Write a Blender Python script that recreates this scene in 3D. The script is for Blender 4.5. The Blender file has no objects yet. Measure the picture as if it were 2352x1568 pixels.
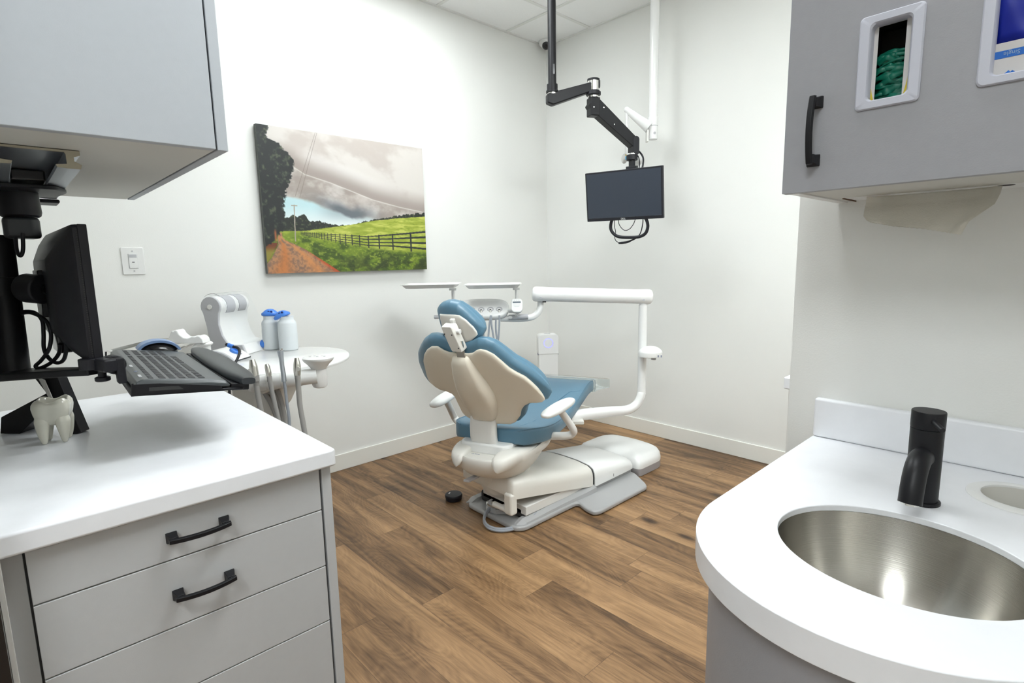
import bpy, bmesh, math, random
import numpy as np
from mathutils import Vector, Matrix
random.seed(7)
S = bpy.context.scene
COL = S.collection
PI = math.pi
V3 = lambda *a: np.array(a if len(a) > 1 else a[0], float)

# ------------------------------------------------------------------ camera
FPX = 1245.7158
YAW, PITCH, ROLL = 0.8172421, -0.14584101, -0.01925397
C = V3(3.06875, -3.2975, 1.25)
_f = V3(-math.sin(YAW)*math.cos(PITCH), math.cos(YAW)*math.cos(PITCH), math.sin(PITCH))
_r = V3(math.cos(YAW), math.sin(YAW), 0.0)
_u = np.cross(_r, _f)
RT = _r*math.cos(ROLL) + _u*math.sin(ROLL)
UP = -_r*math.sin(ROLL) + _u*math.cos(ROLL)
FW = _f
cd = bpy.data.cameras.new('camera')
cam = bpy.data.objects.new('camera', cd)
COL.objects.link(cam)
cam.matrix_world = Matrix(((RT[0], UP[0], -FW[0], C[0]), (RT[1], UP[1], -FW[1], C[1]), (RT[2], UP[2], -FW[2], C[2]), (0, 0, 0, 1)))
cd.sensor_width = 36.0
cd.lens = FPX/2352*36.0
cd.clip_start = 0.02
S.camera = cam

def ray(px, py): return RT*(px-1176)/FPX - UP*(py-784)/FPX + FW
def at(px, py, d): return C + ray(px, py)*d                 # measured point at a depth in metres
def pl(px, py, ax, val):                                      # measured point on an axis plane
    d = ray(px, py); return C + d*((val-C[ax])/d[ax])
HR = V3(math.cos(YAW), math.sin(YAW), 0)                      # horizontal right / forward of the viewing direction
HF = V3(-math.sin(YAW), math.cos(YAW), 0)
Z = V3(0, 0, 1.0)

# ------------------------------------------------------------------ materials
MATS = {}
def mat(name, col, rough=0.5, metal=0.0, spec=None, bump=0.0, bscale=200.0, var=0.0, vscale=3.0, coat=0.0, trans=0.0, ior=None, emis=None, estr=0.0, alpha=None, sss=0.0):
    m = bpy.data.materials.new(name); m.use_nodes = True
    nt = m.node_tree; b = nt.nodes['Principled BSDF']
    c = (col[0], col[1], col[2], 1)
    b.inputs['Base Color'].default_value = c
    b.inputs['Roughness'].default_value = rough
    b.inputs['Metallic'].default_value = metal
    if spec is not None: b.inputs['Specular IOR Level'].default_value = spec
    if coat: b.inputs['Coat Weight'].default_value = coat; b.inputs['Coat Roughness'].default_value = 0.08
    if trans: b.inputs['Transmission Weight'].default_value = trans
    if ior: b.inputs['IOR'].default_value = ior
    if alpha is not None: b.inputs['Alpha'].default_value = alpha
    if sss:
        b.inputs['Subsurface Weight'].default_value = sss; b.inputs['Subsurface Radius'].default_value = (0.01, 0.01, 0.01)
    if emis: b.inputs['Emission Color'].default_value = (*emis, 1); b.inputs['Emission Strength'].default_value = estr
    tc = nt.nodes.new('ShaderNodeTexCoord')
    n = nt.nodes.new('ShaderNodeTexNoise'); n.inputs['Scale'].default_value = vscale; n.inputs['Detail'].default_value = 4
    nt.links.new(tc.outputs['Object'], n.inputs['Vector'])
    if var:
        mx = nt.nodes.new('ShaderNodeMix'); mx.data_type = 'RGBA'; mx.blend_type = 'MULTIPLY'; mx.inputs['Factor'].default_value = 1
        mx.inputs['A'].default_value = c
        rp = nt.nodes.new('ShaderNodeMapRange'); rp.inputs['From Min'].default_value = 0.3; rp.inputs['From Max'].default_value = 0.7
        rp.inputs['To Min'].default_value = 1-var; rp.inputs['To Max'].default_value = 1.0
        nt.links.new(n.outputs['Fac'], rp.inputs['Value']); nt.links.new(rp.outputs['Result'], mx.inputs['B'])
        nt.links.new(mx.outputs['Result'], b.inputs['Base Color'])
    if bump:
        n2 = nt.nodes.new('ShaderNodeTexNoise'); n2.inputs['Scale'].default_value = bscale; n2.inputs['Detail'].default_value = 3
        bp = nt.nodes.new('ShaderNodeBump'); bp.inputs['Strength'].default_value = bump; bp.inputs['Distance'].default_value = 0.002
        nt.links.new(tc.outputs['Object'], n2.inputs['Vector']); nt.links.new(n2.outputs['Fac'], bp.inputs['Height']); nt.links.new(bp.outputs['Normal'], b.inputs['Normal'])
    MATS[name] = m
    return m

WALL = mat('wall_paint', (0.80, 0.80, 0.772), 0.62, bump=0.12, bscale=260, var=0.015)
BASEB = mat('baseboard_paint', (0.80, 0.79, 0.74), 0.42)
QUARTZ = mat('white_quartz', (0.84, 0.85, 0.88), 0.34, var=0.03, vscale=25, coat=0.1)
GREYCAB = mat('warm_grey_laminate', (0.50, 0.505, 0.51), 0.55, bump=0.05, bscale=500, var=0.02, vscale=60)
GREYUP = mat('cool_grey_laminate', (0.43, 0.455, 0.485), 0.55, bump=0.05, bscale=500, var=0.02, vscale=60)
UNDER = mat('cabinet_underside', (0.60, 0.59, 0.545), 0.6)
GREYR = mat('grey_laminate', (0.325, 0.325, 0.345), 0.5, bump=0.08, bscale=500, var=0.03, vscale=80)
DARKGAP = mat('dark_recess', (0.03, 0.03, 0.03), 0.8)
BLACKM = mat('black_matte_metal', (0.008, 0.008, 0.010), 0.42, metal=0.0, spec=0.3, bump=0.05, bscale=400)
BLACKP = mat('black_plastic', (0.012, 0.012, 0.016), 0.45, spec=0.35, bump=0.06, bscale=900)
BLACKG = mat('black_gloss_plastic', (0.012, 0.012, 0.013), 0.18)
DKGREY = mat('charcoal_plastic', (0.028, 0.032, 0.036), 0.38, bump=0.04, bscale=700)
KBG = mat('keyboard_grey', (0.055, 0.062, 0.066), 0.32)
CREAM = mat('cream_plastic', (0.71, 0.69, 0.64), 0.38, bump=0.03, bscale=600)
CREAMD = mat('shell_plastic', (0.70, 0.64, 0.535), 0.42, bump=0.05, bscale=700)
WHITEP = mat('white_plastic', (0.78, 0.78, 0.765), 0.28)
WHITEC = mat('white_painted_metal', (0.82, 0.82, 0.81), 0.24, coat=0.3)
OFFW = mat('off_white_plastic', (0.72, 0.71, 0.68), 0.35)
GREYM = mat('grey_painted_metal', (0.36, 0.36, 0.36), 0.3, coat=0.3)
GREYH = mat('grey_hose', (0.30, 0.29, 0.275), 0.5)
GREYH2 = mat('slate_hose', (0.28, 0.30, 0.33), 0.45)
LGREY = mat('light_grey_plastic', (0.47, 0.47, 0.49), 0.4, bump=0.04, bscale=700)
CHROME = mat('chrome', (0.75, 0.74, 0.72), 0.16, metal=1.0)
NICKEL = mat('brushed_nickel', (0.62, 0.60, 0.55), 0.3, metal=1.0)
ALU = mat('brushed_aluminium', (0.46, 0.49, 0.53), 0.4, metal=1.0)
BLUEP = mat('blue_plastic', (0.06, 0.22, 0.70), 0.3)
CERAM = mat('glazed_ceramic', (0.72, 0.70, 0.60), 0.12, coat=0.5, var=0.03, vscale=30)
YELLOW = mat('yellow_card', (0.62, 0.48, 0.03), 0.6)
CARD = mat('white_card', (0.6, 0.58, 0.57), 0.6)
BLUEB = mat('blue_band', (0.0, 0.12, 0.50), 0.55)
BLUEG = mat('blue_gloves', (0.0, 0.012, 0.30), 0.5)
GREENG = mat('green_gloves', (0.0, 0.16, 0.10), 0.45, var=0.35, vscale=60)
TOWEL = mat('paper_towel', (0.74, 0.715, 0.64), 0.9, bump=0.3, bscale=350)
SCREEN = mat('monitor_screen', (0.030, 0.038, 0.055), 0.35)
RING = mat('blue_light_ring', (0.1, 0.1, 0.5), 0.4, emis=(0.12, 0.12, 1.0), estr=1.6)
LIGHTM = mat('light_diffuser', (0.9, 0.9, 0.9), 0.5, emis=(0.93, 0.985, 1.0), estr=10.0)
DIM = mat('dim_text', (0.25, 0.27, 0.35), 0.6)
WHITET = mat('white_print', (0.85, 0.85, 0.85), 0.5)
CYAN = mat('cyan_sticker', (0.1, 0.5, 0.8), 0.5)
POLY = mat('translucent_bottle', (0.82, 0.86, 0.88), 0.35, trans=0.25, ior=1.2, sss=0.3)
CLEAR = mat('clear_hood', (0.98, 0.99, 1.0), 0.04, trans=1.0, ior=1.06)
CLEARC = mat('clear_vinyl', (0.82, 0.88, 0.88), 0.12, trans=0.85, ior=1.12)
CEIL = mat('ceiling_tile', (0.90, 0.90, 0.89), 0.8, bump=0.5, bscale=300, var=0.02, vscale=120)
TBAR = mat('ceiling_grid', (0.76, 0.76, 0.73), 0.45)

def leather():
    m = mat('blue_leatherette', (0.09, 0.195, 0.28), 0.36, spec=0.6, bump=0.18, bscale=160)
    return m
BLUE = leather()

def steel():
    m = mat('brushed_steel', (0.50, 0.48, 0.44), 0.27, metal=1.0)
    nt = m.node_tree; b = nt.nodes['Principled BSDF']
    b.inputs['Anisotropic'].default_value = 0.85; b.inputs['Anisotropic Rotation'].default_value = 0.25
    tg = nt.nodes.new('ShaderNodeTangent'); tg.direction_type = 'RADIAL'; tg.axis = 'Z'
    nt.links.new(tg.outputs['Tangent'], b.inputs['Tangent'])
    tc = nt.nodes.new('ShaderNodeTexCoord'); mp = nt.nodes.new('ShaderNodeMapping'); mp.inputs['Scale'].default_value = (6, 6, 420)
    n = nt.nodes.new('ShaderNodeTexNoise'); n.inputs['Scale'].default_value = 2.0; n.inputs['Detail'].default_value = 3
    bp = nt.nodes.new('ShaderNodeBump'); bp.inputs['Strength'].default_value = 0.12; bp.inputs['Distance'].default_value = 0.001
    nt.links.new(tc.outputs['Object'], mp.inputs['Vector']); nt.links.new(mp.outputs['Vector'], n.inputs['Vector'])
    nt.links.new(n.outputs['Fac'], bp.inputs['Height']); nt.links.new(bp.outputs['Normal'], b.inputs['Normal'])
    return m
STEEL = steel()

def wood():
    m = bpy.data.materials.new('oak_plank_floor'); m.use_nodes = True
    nt = m.node_tree; N = nt.nodes; Lk = nt.links; b = N['Principled BSDF']
    def M(op, a, bb=None, c=None):
        n = N.new('ShaderNodeMath'); n.operation = op
        for i, v in enumerate((a, bb, c)):
            if v is None: continue
            if isinstance(v, (int, float)): n.inputs[i].default_value = v
            else: Lk.new(v, n.inputs[i])
        return n.outputs[0]
    tc = N.new('ShaderNodeTexCoord'); sp = N.new('ShaderNodeSeparateXYZ'); Lk.new(tc.outputs['Object'], sp.inputs[0])
    X, Y = sp.outputs[0], sp.outputs[1]
    Wd, Ln = 0.152, 1.22
    yy = M('DIVIDE', M('ADD', Y, 20.076), Wd); row = M('FLOOR', yy); fy = M('FRACT', yy)
    wn = N.new('ShaderNodeTexWhiteNoise'); wn.noise_dimensions = '1D'; Lk.new(row, wn.inputs['W'])
    xx = M('ADD', M('DIVIDE', M('ADD', X, 20.0), Ln), wn.outputs['Value']); colm = M('FLOOR', xx); fx = M('FRACT', xx)
    cb = N.new('ShaderNodeCombineXYZ'); Lk.new(row, cb.inputs[0]); Lk.new(colm, cb.inputs[1])
    w2 = N.new('ShaderNodeTexWhiteNoise'); w2.noise_dimensions = '3D'; Lk.new(cb.outputs[0], w2.inputs['Vector'])
    rnd = w2.outputs['Value']
    # grain coordinates, offset per plank
    cv = N.new('ShaderNodeCombineXYZ')
    Lk.new(M('ADD', M('MULTIPLY', X, 1.0), M('MULTIPLY', rnd, 37.0)), cv.inputs[0]); Lk.new(M('MULTIPLY', Y, 9.0), cv.inputs[1]); Lk.new(M('MULTIPLY', rnd, 11.0), cv.inputs[2])
    n1 = N.new('ShaderNodeTexNoise'); n1.inputs['Scale'].default_value = 1.5; n1.inputs['Detail'].default_value = 6; n1.inputs['Roughness'].default_value = 0.62; n1.inputs['Distortion'].default_value = 1.1
    Lk.new(cv.outputs[0], n1.inputs['Vector'])
    cv2 = N.new('ShaderNodeCombineXYZ')
    Lk.new(M('ADD', M('MULTIPLY', X, 2.5), M('MULTIPLY', rnd, 17.0)), cv2.inputs[0]); Lk.new(M('MULTIPLY', Y, 110.0), cv2.inputs[1]); Lk.new(M('MULTIPLY', rnd, 5.0), cv2.inputs[2])
    n2 = N.new('ShaderNodeTexNoise'); n2.inputs['Scale'].default_value = 1.6; n2.inputs['Detail'].default_value = 5; n2.inputs['Roughness'].default_value = 0.7; n2.inputs['Distortion'].default_value = 0.6
    Lk.new(cv2.outputs[0], n2.inputs['Vector'])
    cv3 = N.new('ShaderNodeCombineXYZ')
    Lk.new(M('ADD', M('MULTIPLY', X, 1.6), M('MULTIPLY', rnd, 53.0)), cv3.inputs[0]); Lk.new(M('MULTIPLY', Y, 5.0), cv3.inputs[1]); Lk.new(M('MULTIPLY', rnd, 3.0), cv3.inputs[2])
    wv = N.new('ShaderNodeTexNoise'); wv.inputs['Scale'].default_value = 1.2; wv.inputs['Detail'].default_value = 1.5; wv.inputs['Distortion'].default_value = 0.4
    Lk.new(cv3.outputs[0], wv.inputs['Vector'])
    rings = M('FRACT', M('MULTIPLY', wv.outputs['Fac'], 26.0))
    rings = M('ABSOLUTE', M('SUBTRACT', rings, 0.5))
    vor = N.new('ShaderNodeTexVoronoi'); vor.inputs['Scale'].default_value = 1.0
    cv4 = N.new('ShaderNodeCombineXYZ'); Lk.new(M('MULTIPLY', X, 1.7), cv4.inputs[0]); Lk.new(M('MULTIPLY', Y, 4.1), cv4.inputs[1])
    Lk.new(cv4.outputs[0], vor.inputs['Vector'])
    kn = N.new('ShaderNodeMapRange'); kn.interpolation_type = 'SMOOTHSTEP'; kn.inputs['From Min'].default_value = 0.02; kn.inputs['From Max'].default_value = 0.12; kn.inputs['To Min'].default_value = 1; kn.inputs['To Max'].default_value = 0
    Lk.new(vor.outputs['Distance'], kn.inputs['Value'])
    fac = M('ADD', M('MULTIPLY', n1.outputs['Fac'], 0.92), M('MULTIPLY', n2.outputs['Fac'], 0.34))
    fac = M('ADD', fac, M('MULTIPLY', rings, 0.13))
    fac = M('ADD', fac, M('MULTIPLY', M('SUBTRACT', rnd, 0.5), 0.20))
    fac = M('SUBTRACT', fac, M('MULTIPLY', kn.outputs['Result'], 0.34))
    cr = N.new('ShaderNodeValToRGB'); e = cr.color_ramp.elements
    e[0].position = 0.30; e[0].color = (0.040, 0.022, 0.012, 1)
    e[1].position = 0.98; e[1].color = (0.46, 0.275, 0.135, 1)
    for p_, c_ in ((0.47, (0.095, 0.052, 0.024, 1)), (0.60, (0.185, 0.103, 0.048, 1)), (0.74, (0.29, 0.168, 0.080, 1))):
        q = e.new(p_); q.color = c_
    Lk.new(fac, cr.inputs['Fac'])
    # seams
    s1 = M('LESS_THAN', M('MINIMUM', fy, M('SUBTRACT', 1.0, fy)), 0.006)
    s2 = M('LESS_THAN', M('MINIMUM', fx, M('SUBTRACT', 1.0, fx)), 0.0009)
    seam = M('MAXIMUM', s1, s2)
    mx = N.new('ShaderNodeMix'); mx.data_type = 'RGBA'; Lk.new(M('MULTIPLY', seam, 0.55), mx.inputs['Factor']); Lk.new(cr.outputs['Color'], mx.inputs['A']); mx.inputs['B'].default_value = (0.06, 0.033, 0.02, 1)
    Lk.new(mx.outputs['Result'], b.inputs['Base Color'])
    b.inputs['Roughness'].default_value = 0.42; b.inputs['Specular IOR Level'].default_value = 0.4
    bp = N.new('ShaderNodeBump'); bp.inputs['Strength'].default_value = 0.15; bp.inputs['Distance'].default_value = 0.002
    Lk.new(n2.outputs['Fac'], bp.inputs['Height']); Lk.new(bp.outputs['Normal'], b.inputs['Normal'])
    return m
WOOD = wood()

# ------------------------------------------------------------------ mesh builder
class MB:
    def __init__(s): s.v = []; s.f = []
    def add(s, vs, fs):
        o = len(s.v); s.v += [tuple(float(c) for c in p) for p in vs]; s.f += [tuple(i+o for i in f) for f in fs]; return s
    def box(s, x0, x1, y0, y1, z0, z1):
        return s.obox(V3((x0+x1)/2, (y0+y1)/2, (z0+z1)/2), V3(abs(x1-x0)/2, 0, 0), V3(0, abs(y1-y0)/2, 0), V3(0, 0, abs(z1-z0)/2))
    def obox(s, c, a, b, d):
        vs = [c+i*a+j*b+k*d for i in (-1, 1) for j in (-1, 1) for k in (-1, 1)]
        return s.add(vs, [(0, 1, 3, 2), (4, 6, 7, 5), (0, 4, 5, 1), (2, 3, 7, 6), (0, 2, 6, 4), (1, 5, 7, 3)])
    def rings(s, rs, cap=True, closed=False):
        n = len(rs[0]); vs = [p for r in rs for p in r]; fs = []
        m = len(rs)
        for i in range(m if closed else m-1):
            a = i*n; b = ((i+1) % m)*n
            for j in range(n):
                k = (j+1) % n; fs.append((a+j, a+k, b+k, b+j))
        if cap and not closed:
            fs.append(tuple(range(n-1, -1, -1))); fs.append(tuple((m-1)*n+j for j in range(n)))
        return s.add(vs, fs)
    def cyl(s, p0, p1, r0, r1=None, n=24, cap=True):
        p0, p1 = V3(p0), V3(p1); r1 = r0 if r1 is None else r1
        d = p1-p0; d /= np.linalg.norm(d); a = np.cross(d, Z if abs(d[2]) < .9 else V3(1, 0, 0)); a /= np.linalg.norm(a); b = np.cross(d, a)
        R = lambda p, r: [p+a*r*math.cos(2*PI*i/n)+b*r*math.sin(2*PI*i/n) for i in range(n)]
        return s.rings([R(p0, r0), R(p1, r1)], cap)
    def lathe(s, c, prof, ax=Z, n=32, e1=None, k=1.0):
        c = V3(c); ax = V3(ax)/np.linalg.norm(ax)
        a = V3(e1) if e1 is not None else np.cross(ax, V3(1, 0, 0) if abs(ax[0]) < .9 else V3(0, 1, 0)); a = a/np.linalg.norm(a); b = np.cross(ax, a)
        return s.rings([[c+ax*h+a*r*math.cos(2*PI*i/n)+b*k*r*math.sin(2*PI*i/n) for i in range(n)] for r, h in prof], True)
    def tube(s, pts, r, n=14, smooth=True, sub=8, flat=1.0):
        pts = [V3(p) for p in pts]
        rr = list(r) if hasattr(r, '__len__') else [r]*len(pts)
        if smooth and len(pts) > 2:
            P = [pts[0]*2-pts[1]]+pts+[pts[-1]*2-pts[-2]]; q = []; qr = []
            for i in range(1, len(P)-2):
                for j in range(sub):
                    t = j/sub
                    q.append(0.5*((2*P[i])+(-P[i-1]+P[i+1])*t+(2*P[i-1]-5*P[i]+4*P[i+1]-P[i+2])*t*t+(-P[i-1]+3*P[i]-3*P[i+1]+P[i+2])*t**3))
                    qr.append(rr[i-1]*(1-t)+rr[i]*t)
            q.append(pts[-1]); qr.append(rr[-1]); pts, rr = q, qr
        t0 = pts[1]-pts[0]; t0 /= np.linalg.norm(t0)
        a = np.cross(t0, Z if abs(t0[2]) < .9 else V3(1, 0, 0)); a /= np.linalg.norm(a)
        R = []
        for i, p in enumerate(pts):
            t = pts[min(i+1, len(pts)-1)]-pts[max(i-1, 0)]; t /= max(np.linalg.norm(t), 1e-9)
            a = a-t*(a@t); a /= np.linalg.norm(a); b = np.cross(t, a)
            R.append([p+a*rr[i]*math.cos(2*PI*k/n)+b*flat*rr[i]*math.sin(2*PI*k/n) for k in range(n)])
        return s.rings(R, True)
    def prism(s, poly, o, u, v, d):                        # 2D polygon in frame o,u,v pushed along vector d
        o, u, v, d = V3(o), V3(u), V3(v), V3(d)
        A = [o+u*x+v*y for x, y in poly]; n = len(A)
        return s.rings([A, [p+d for p in A]], True)
    def ell(s, c, a, b, d, nu=24, nv=14):
        R = []
        for i in range(1, nv):
            t = PI*i/nv-PI/2
            R.append([V3(c)+V3(d)*math.sin(t)+(V3(a)*math.cos(2*PI*j/nu)+V3(b)*math.sin(2*PI*j/nu))*math.cos(t) for j in range(nu)])
        return s.rings(R, True)
    def surf(s, grid, thick=None):                          # grid[i][j] points; closed sheet when thick is a list of vectors
        ni, nj = len(grid), len(grid[0])
        vs = [p for row in grid for p in row]
        fs = [(i*nj+j, i*nj+j+1, (i+1)*nj+j+1, (i+1)*nj+j) for i in range(ni-1) for j in range(nj-1)]
        if thick is None: return s.add(vs, fs)
        vb = [p for row in thick for p in row]; o = ni*nj
        fb = [(o+a, o+d, o+c, o+b) for a, b, c, d in fs]
        edge = [(i, 0) for i in range(ni)]+[(ni-1, j) for j in range(1, nj)]+[(i, nj-1) for i in range(ni-2, -1, -1)]+[(0, j) for j in range(nj-2, 0, -1)]
        side = []
        for k in range(len(edge)):
            a = edge[k]; b = edge[(k+1) % len(edge)]; a = a[0]*nj+a[1]; b = b[0]*nj+b[1]
            side.append((b, a, o+a, o+b))
        return s.add(vs+vb, fs+fb+side)
    def build(s, name, m, parent=None, root=None, bev=0.0, seg=3, smooth=True, ang=35, sub=0):
        off = V3(root.location) if root is not None else (V3(parent.location) if parent is not None else V3(0, 0, 0))
        me = bpy.data.meshes.new(name)
        me.from_pydata([tuple(V3(p)-off) for p in s.v], [], s.f)
        bm = bmesh.new(); bm.from_mesh(me); bmesh.ops.recalc_face_normals(bm, faces=bm.faces); bm.to_mesh(me); bm.free()
        me.materials.append(m)
        if smooth:
            for p in me.polygons: p.use_smooth = True
            if not bev: me.set_sharp_from_angle(angle=math.radians(ang))
        o = bpy.data.objects.new(name, me); COL.objects.link(o)
        if parent is not None: o.parent = parent
        if bev:
            md = o.modifiers.new('bevel', 'BEVEL'); md.width = bev; md.segments = seg; md.limit_method = 'ANGLE'; md.angle_limit = math.radians(ang); md.harden_normals = True
        if sub:
            md = o.modifiers.new('sub', 'SUBSURF'); md.levels = sub; md.render_levels = sub
        return o

def tag(o, label, cat, group=None):
    o['label'] = label; o['category'] = cat
    if group: o['group'] = group
    return o
def thing(name, label, cat, loc, group=None):
    e = bpy.data.objects.new(name, None); COL.objects.link(e); e.location = [float(c) for c in loc]; e.empty_display_size = 0.05
    return tag(e, label, cat, group)
def struct(o): o['kind'] = 'structure'; return o
def rrect(w, h, r, n=6, cx=0, cy=0):
    out = []
    for sx, sy, a0 in ((1, 1, 0), (-1, 1, 90), (-1, -1, 180), (1, -1, 270)):
        for i in range(n+1):
            a = math.radians(a0+90*i/n); out.append((cx+sx*(w/2-r)+r*math.cos(a), cy+sy*(h/2-r)+r*math.sin(a)))
    return out
def rcorner(pts, r, n=5):                                   # round every corner of a polygon; r scalar or list
    out = []; m = len(pts)
    for i in range(m):
        p0, p, p1 = V3(pts[i-1]), V3(pts[i]), V3(pts[(i+1) % m]); ri = r[i] if hasattr(r, '__len__') else r
        if ri <= 0: out.append(tuple(p)); continue
        a = p0-p; b = p1-p; la, lb = np.linalg.norm(a), np.linalg.norm(b); ri = min(ri, la*.45, lb*.45)
        A = p+a/la*ri; B = p+b/lb*ri
        for k in range(n+1):
            t = k/n; out.append(tuple(A*(1-t)**2+p*2*t*(1-t)+B*t*t))
    return out
def interp(xs, ys, x): return float(np.interp(x, xs, ys))
def sinterp(xs, ys, x):
    xs = list(xs); ys = list(ys)
    if x <= xs[0]: return ys[0]
    if x >= xs[-1]: return ys[-1]
    i = max(j for j in range(len(xs)) if xs[j] <= x); i = min(i, len(xs)-2)
    t = (x-xs[i])/(xs[i+1]-xs[i]); t2 = t*t*(3-2*t)*0.5+t*0.5
    return ys[i]*(1-t2)+ys[i+1]*t2
def text(s, size, o, u, v, m, name, parent=None, root=None, ext=0.0004, mirror=False):
    cu = bpy.data.curves.new(name, 'FONT'); cu.body = s; cu.size = size; cu.extrude = ext; cu.align_x = 'CENTER'; cu.align_y = 'CENTER'; cu.resolution_u = 3
    t = bpy.data.objects.new(name+'_t', cu); COL.objects.link(t)
    dg = bpy.context.evaluated_depsgraph_get(); dg.update()
    me = bpy.data.meshes.new_from_object(t.evaluated_get(dg)); bpy.data.objects.remove(t)
    u, v = V3(u), V3(v); w_ = np.cross(u, v)
    off = V3(root.location) if root is not None else (V3(parent.location) if parent is not None else V3(0, 0, 0))
    for p in me.vertices:
        q = V3(o)+u*p.co.x+v*p.co.y+w_*p.co.z-off; p.co = q.tolist()
    me.materials.clear(); me.materials.append(m)
    ob = bpy.data.objects.new(name, me); COL.objects.link(ob)
    if parent is not None: ob.parent = parent
    return ob

# ------------------------------------------------------------------ room
H = 2.896; XR = 4.3; YF = -5.4
struct(MB().box(-0.1, XR+.1, YF-.1, 0.1, -0.05, 0).build('floor', WOOD, smooth=False))
struct(MB().box(-0.12, 0, YF, 0.12, 0, H).build('wall_left', WALL, smooth=False))
struct(MB().box(-0.12, XR, 0, 0.12, 0, H).build('wall_back', WALL, smooth=False))
struct(MB().box(XR, XR+.12, YF, 0.12, 0, H).build('wall_right', WALL, smooth=False))
struct(MB().box(-0.12, XR+.12, YF-.12, YF, 0, H).build('wall_front', WALL, smooth=False))
struct(MB().box(2.588, XR, -1.920, -1.80, 0, H).build('wall_sink', WALL, smooth=False))
struct(MB().box(0, 1.915, -3.352, -3.50, 0, H).build('wall_stub', WALL, smooth=False))
c_ = MB(); c_.box(-0.12, XR+.12, YF-.12, 0.12, H, H+.05)
struct(c_.build('ceiling', CEIL, smooth=False))
# suspended-ceiling grid
g = MB(); T = 0.61; gx0, gy0 = 0.445, -0.425
for i in range(-1, 8):
    x = gx0+i*T
    if 0 < x < XR: g.box(x-.011, x+.011, YF, 0, H-.006, H)
for j in range(-9, 2):
    y = gy0+j*T
    if YF < y < 0: g.box(0, XR, y-.011, y+.011, H-.006, H)
g.box(0, .018, YF, 0, H-.008, H); g.box(0, XR, -.018, 0, H-.008, H)
struct(g.build('trim_1', TBAR, smooth=False))
bb = 0.1016
struct(MB().box(0, .011, -3.352, 0, 0, bb).build('baseboard_left', BASEB, bev=.003, seg=2))
struct(MB().box(0, XR, -.011, 0, 0, bb).build('baseboard_back', BASEB, bev=.003, seg=2))
struct(MB().box(2.588, XR, -1.931, -1.920, 0, bb).build('baseboard_sink', BASEB, bev=.003, seg=2))
struct(MB().box(1.905, 1.925, -3.3525, -3.346, 0, .826).build('trim_2', OFFW, smooth=False))
struct(MB().box(1.925, 1.95, -3.50, -3.353, 0, 2.1).build('door_1', BLACKG, smooth=False))

# ceiling troffers (outside the frame)
def troffer(name, cx, cy, lx, ly, label, s=10.0):
    e = thing(name, label, 'ceiling light', (cx, cy, H-.02), 'recessed ceiling lights')
    f = MB()
    for a, b, c2, d in ((-1, 1, -1, -.94), (-1, 1, .94, 1), (-1, -.96, -1, 1), (.96, 1, -1, 1)):
        f.box(cx+a*lx/2, cx+b*lx/2, cy+c2*ly/2, cy+d*ly/2, H-.02, H-.001)
    f.build('frame', TBAR, e)
    m = LIGHTM
    if s != 10.0:
        m = LIGHTM.copy(); m.node_tree.nodes['Principled BSDF'].inputs['Emission Strength'].default_value = s
    MB().box(cx-lx*.48, cx+lx*.48, cy-ly*.47, cy+ly*.47, H-.012, H-.006).build('diffuser', m, e)
LS = dict(a=7.5, b=13.0, c=10.5, d=8.0)
troffer('ceiling_light', 0.445+.305, -0.425-.61*2.5+.305, .60, 1.21, 'recessed rectangular ceiling light nearest the wall with the landscape picture', LS['a'])
troffer('ceiling_light', 0.445+.61*3.5, -0.425-.61*2.5, .60, 1.21, 'recessed rectangular ceiling light above the middle of the room', LS['b'])
troffer('ceiling_light', 0.445+.61*4.5, -0.425-.61*6.5, .60, 1.21, 'recessed rectangular ceiling light behind the sink side', LS['c'])
troffer('ceiling_light', 0.445+.61*5.5, -0.425-.61*1.0, .60, 1.21, 'recessed rectangular ceiling light beyond the sink wall', LS['d'])

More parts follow.
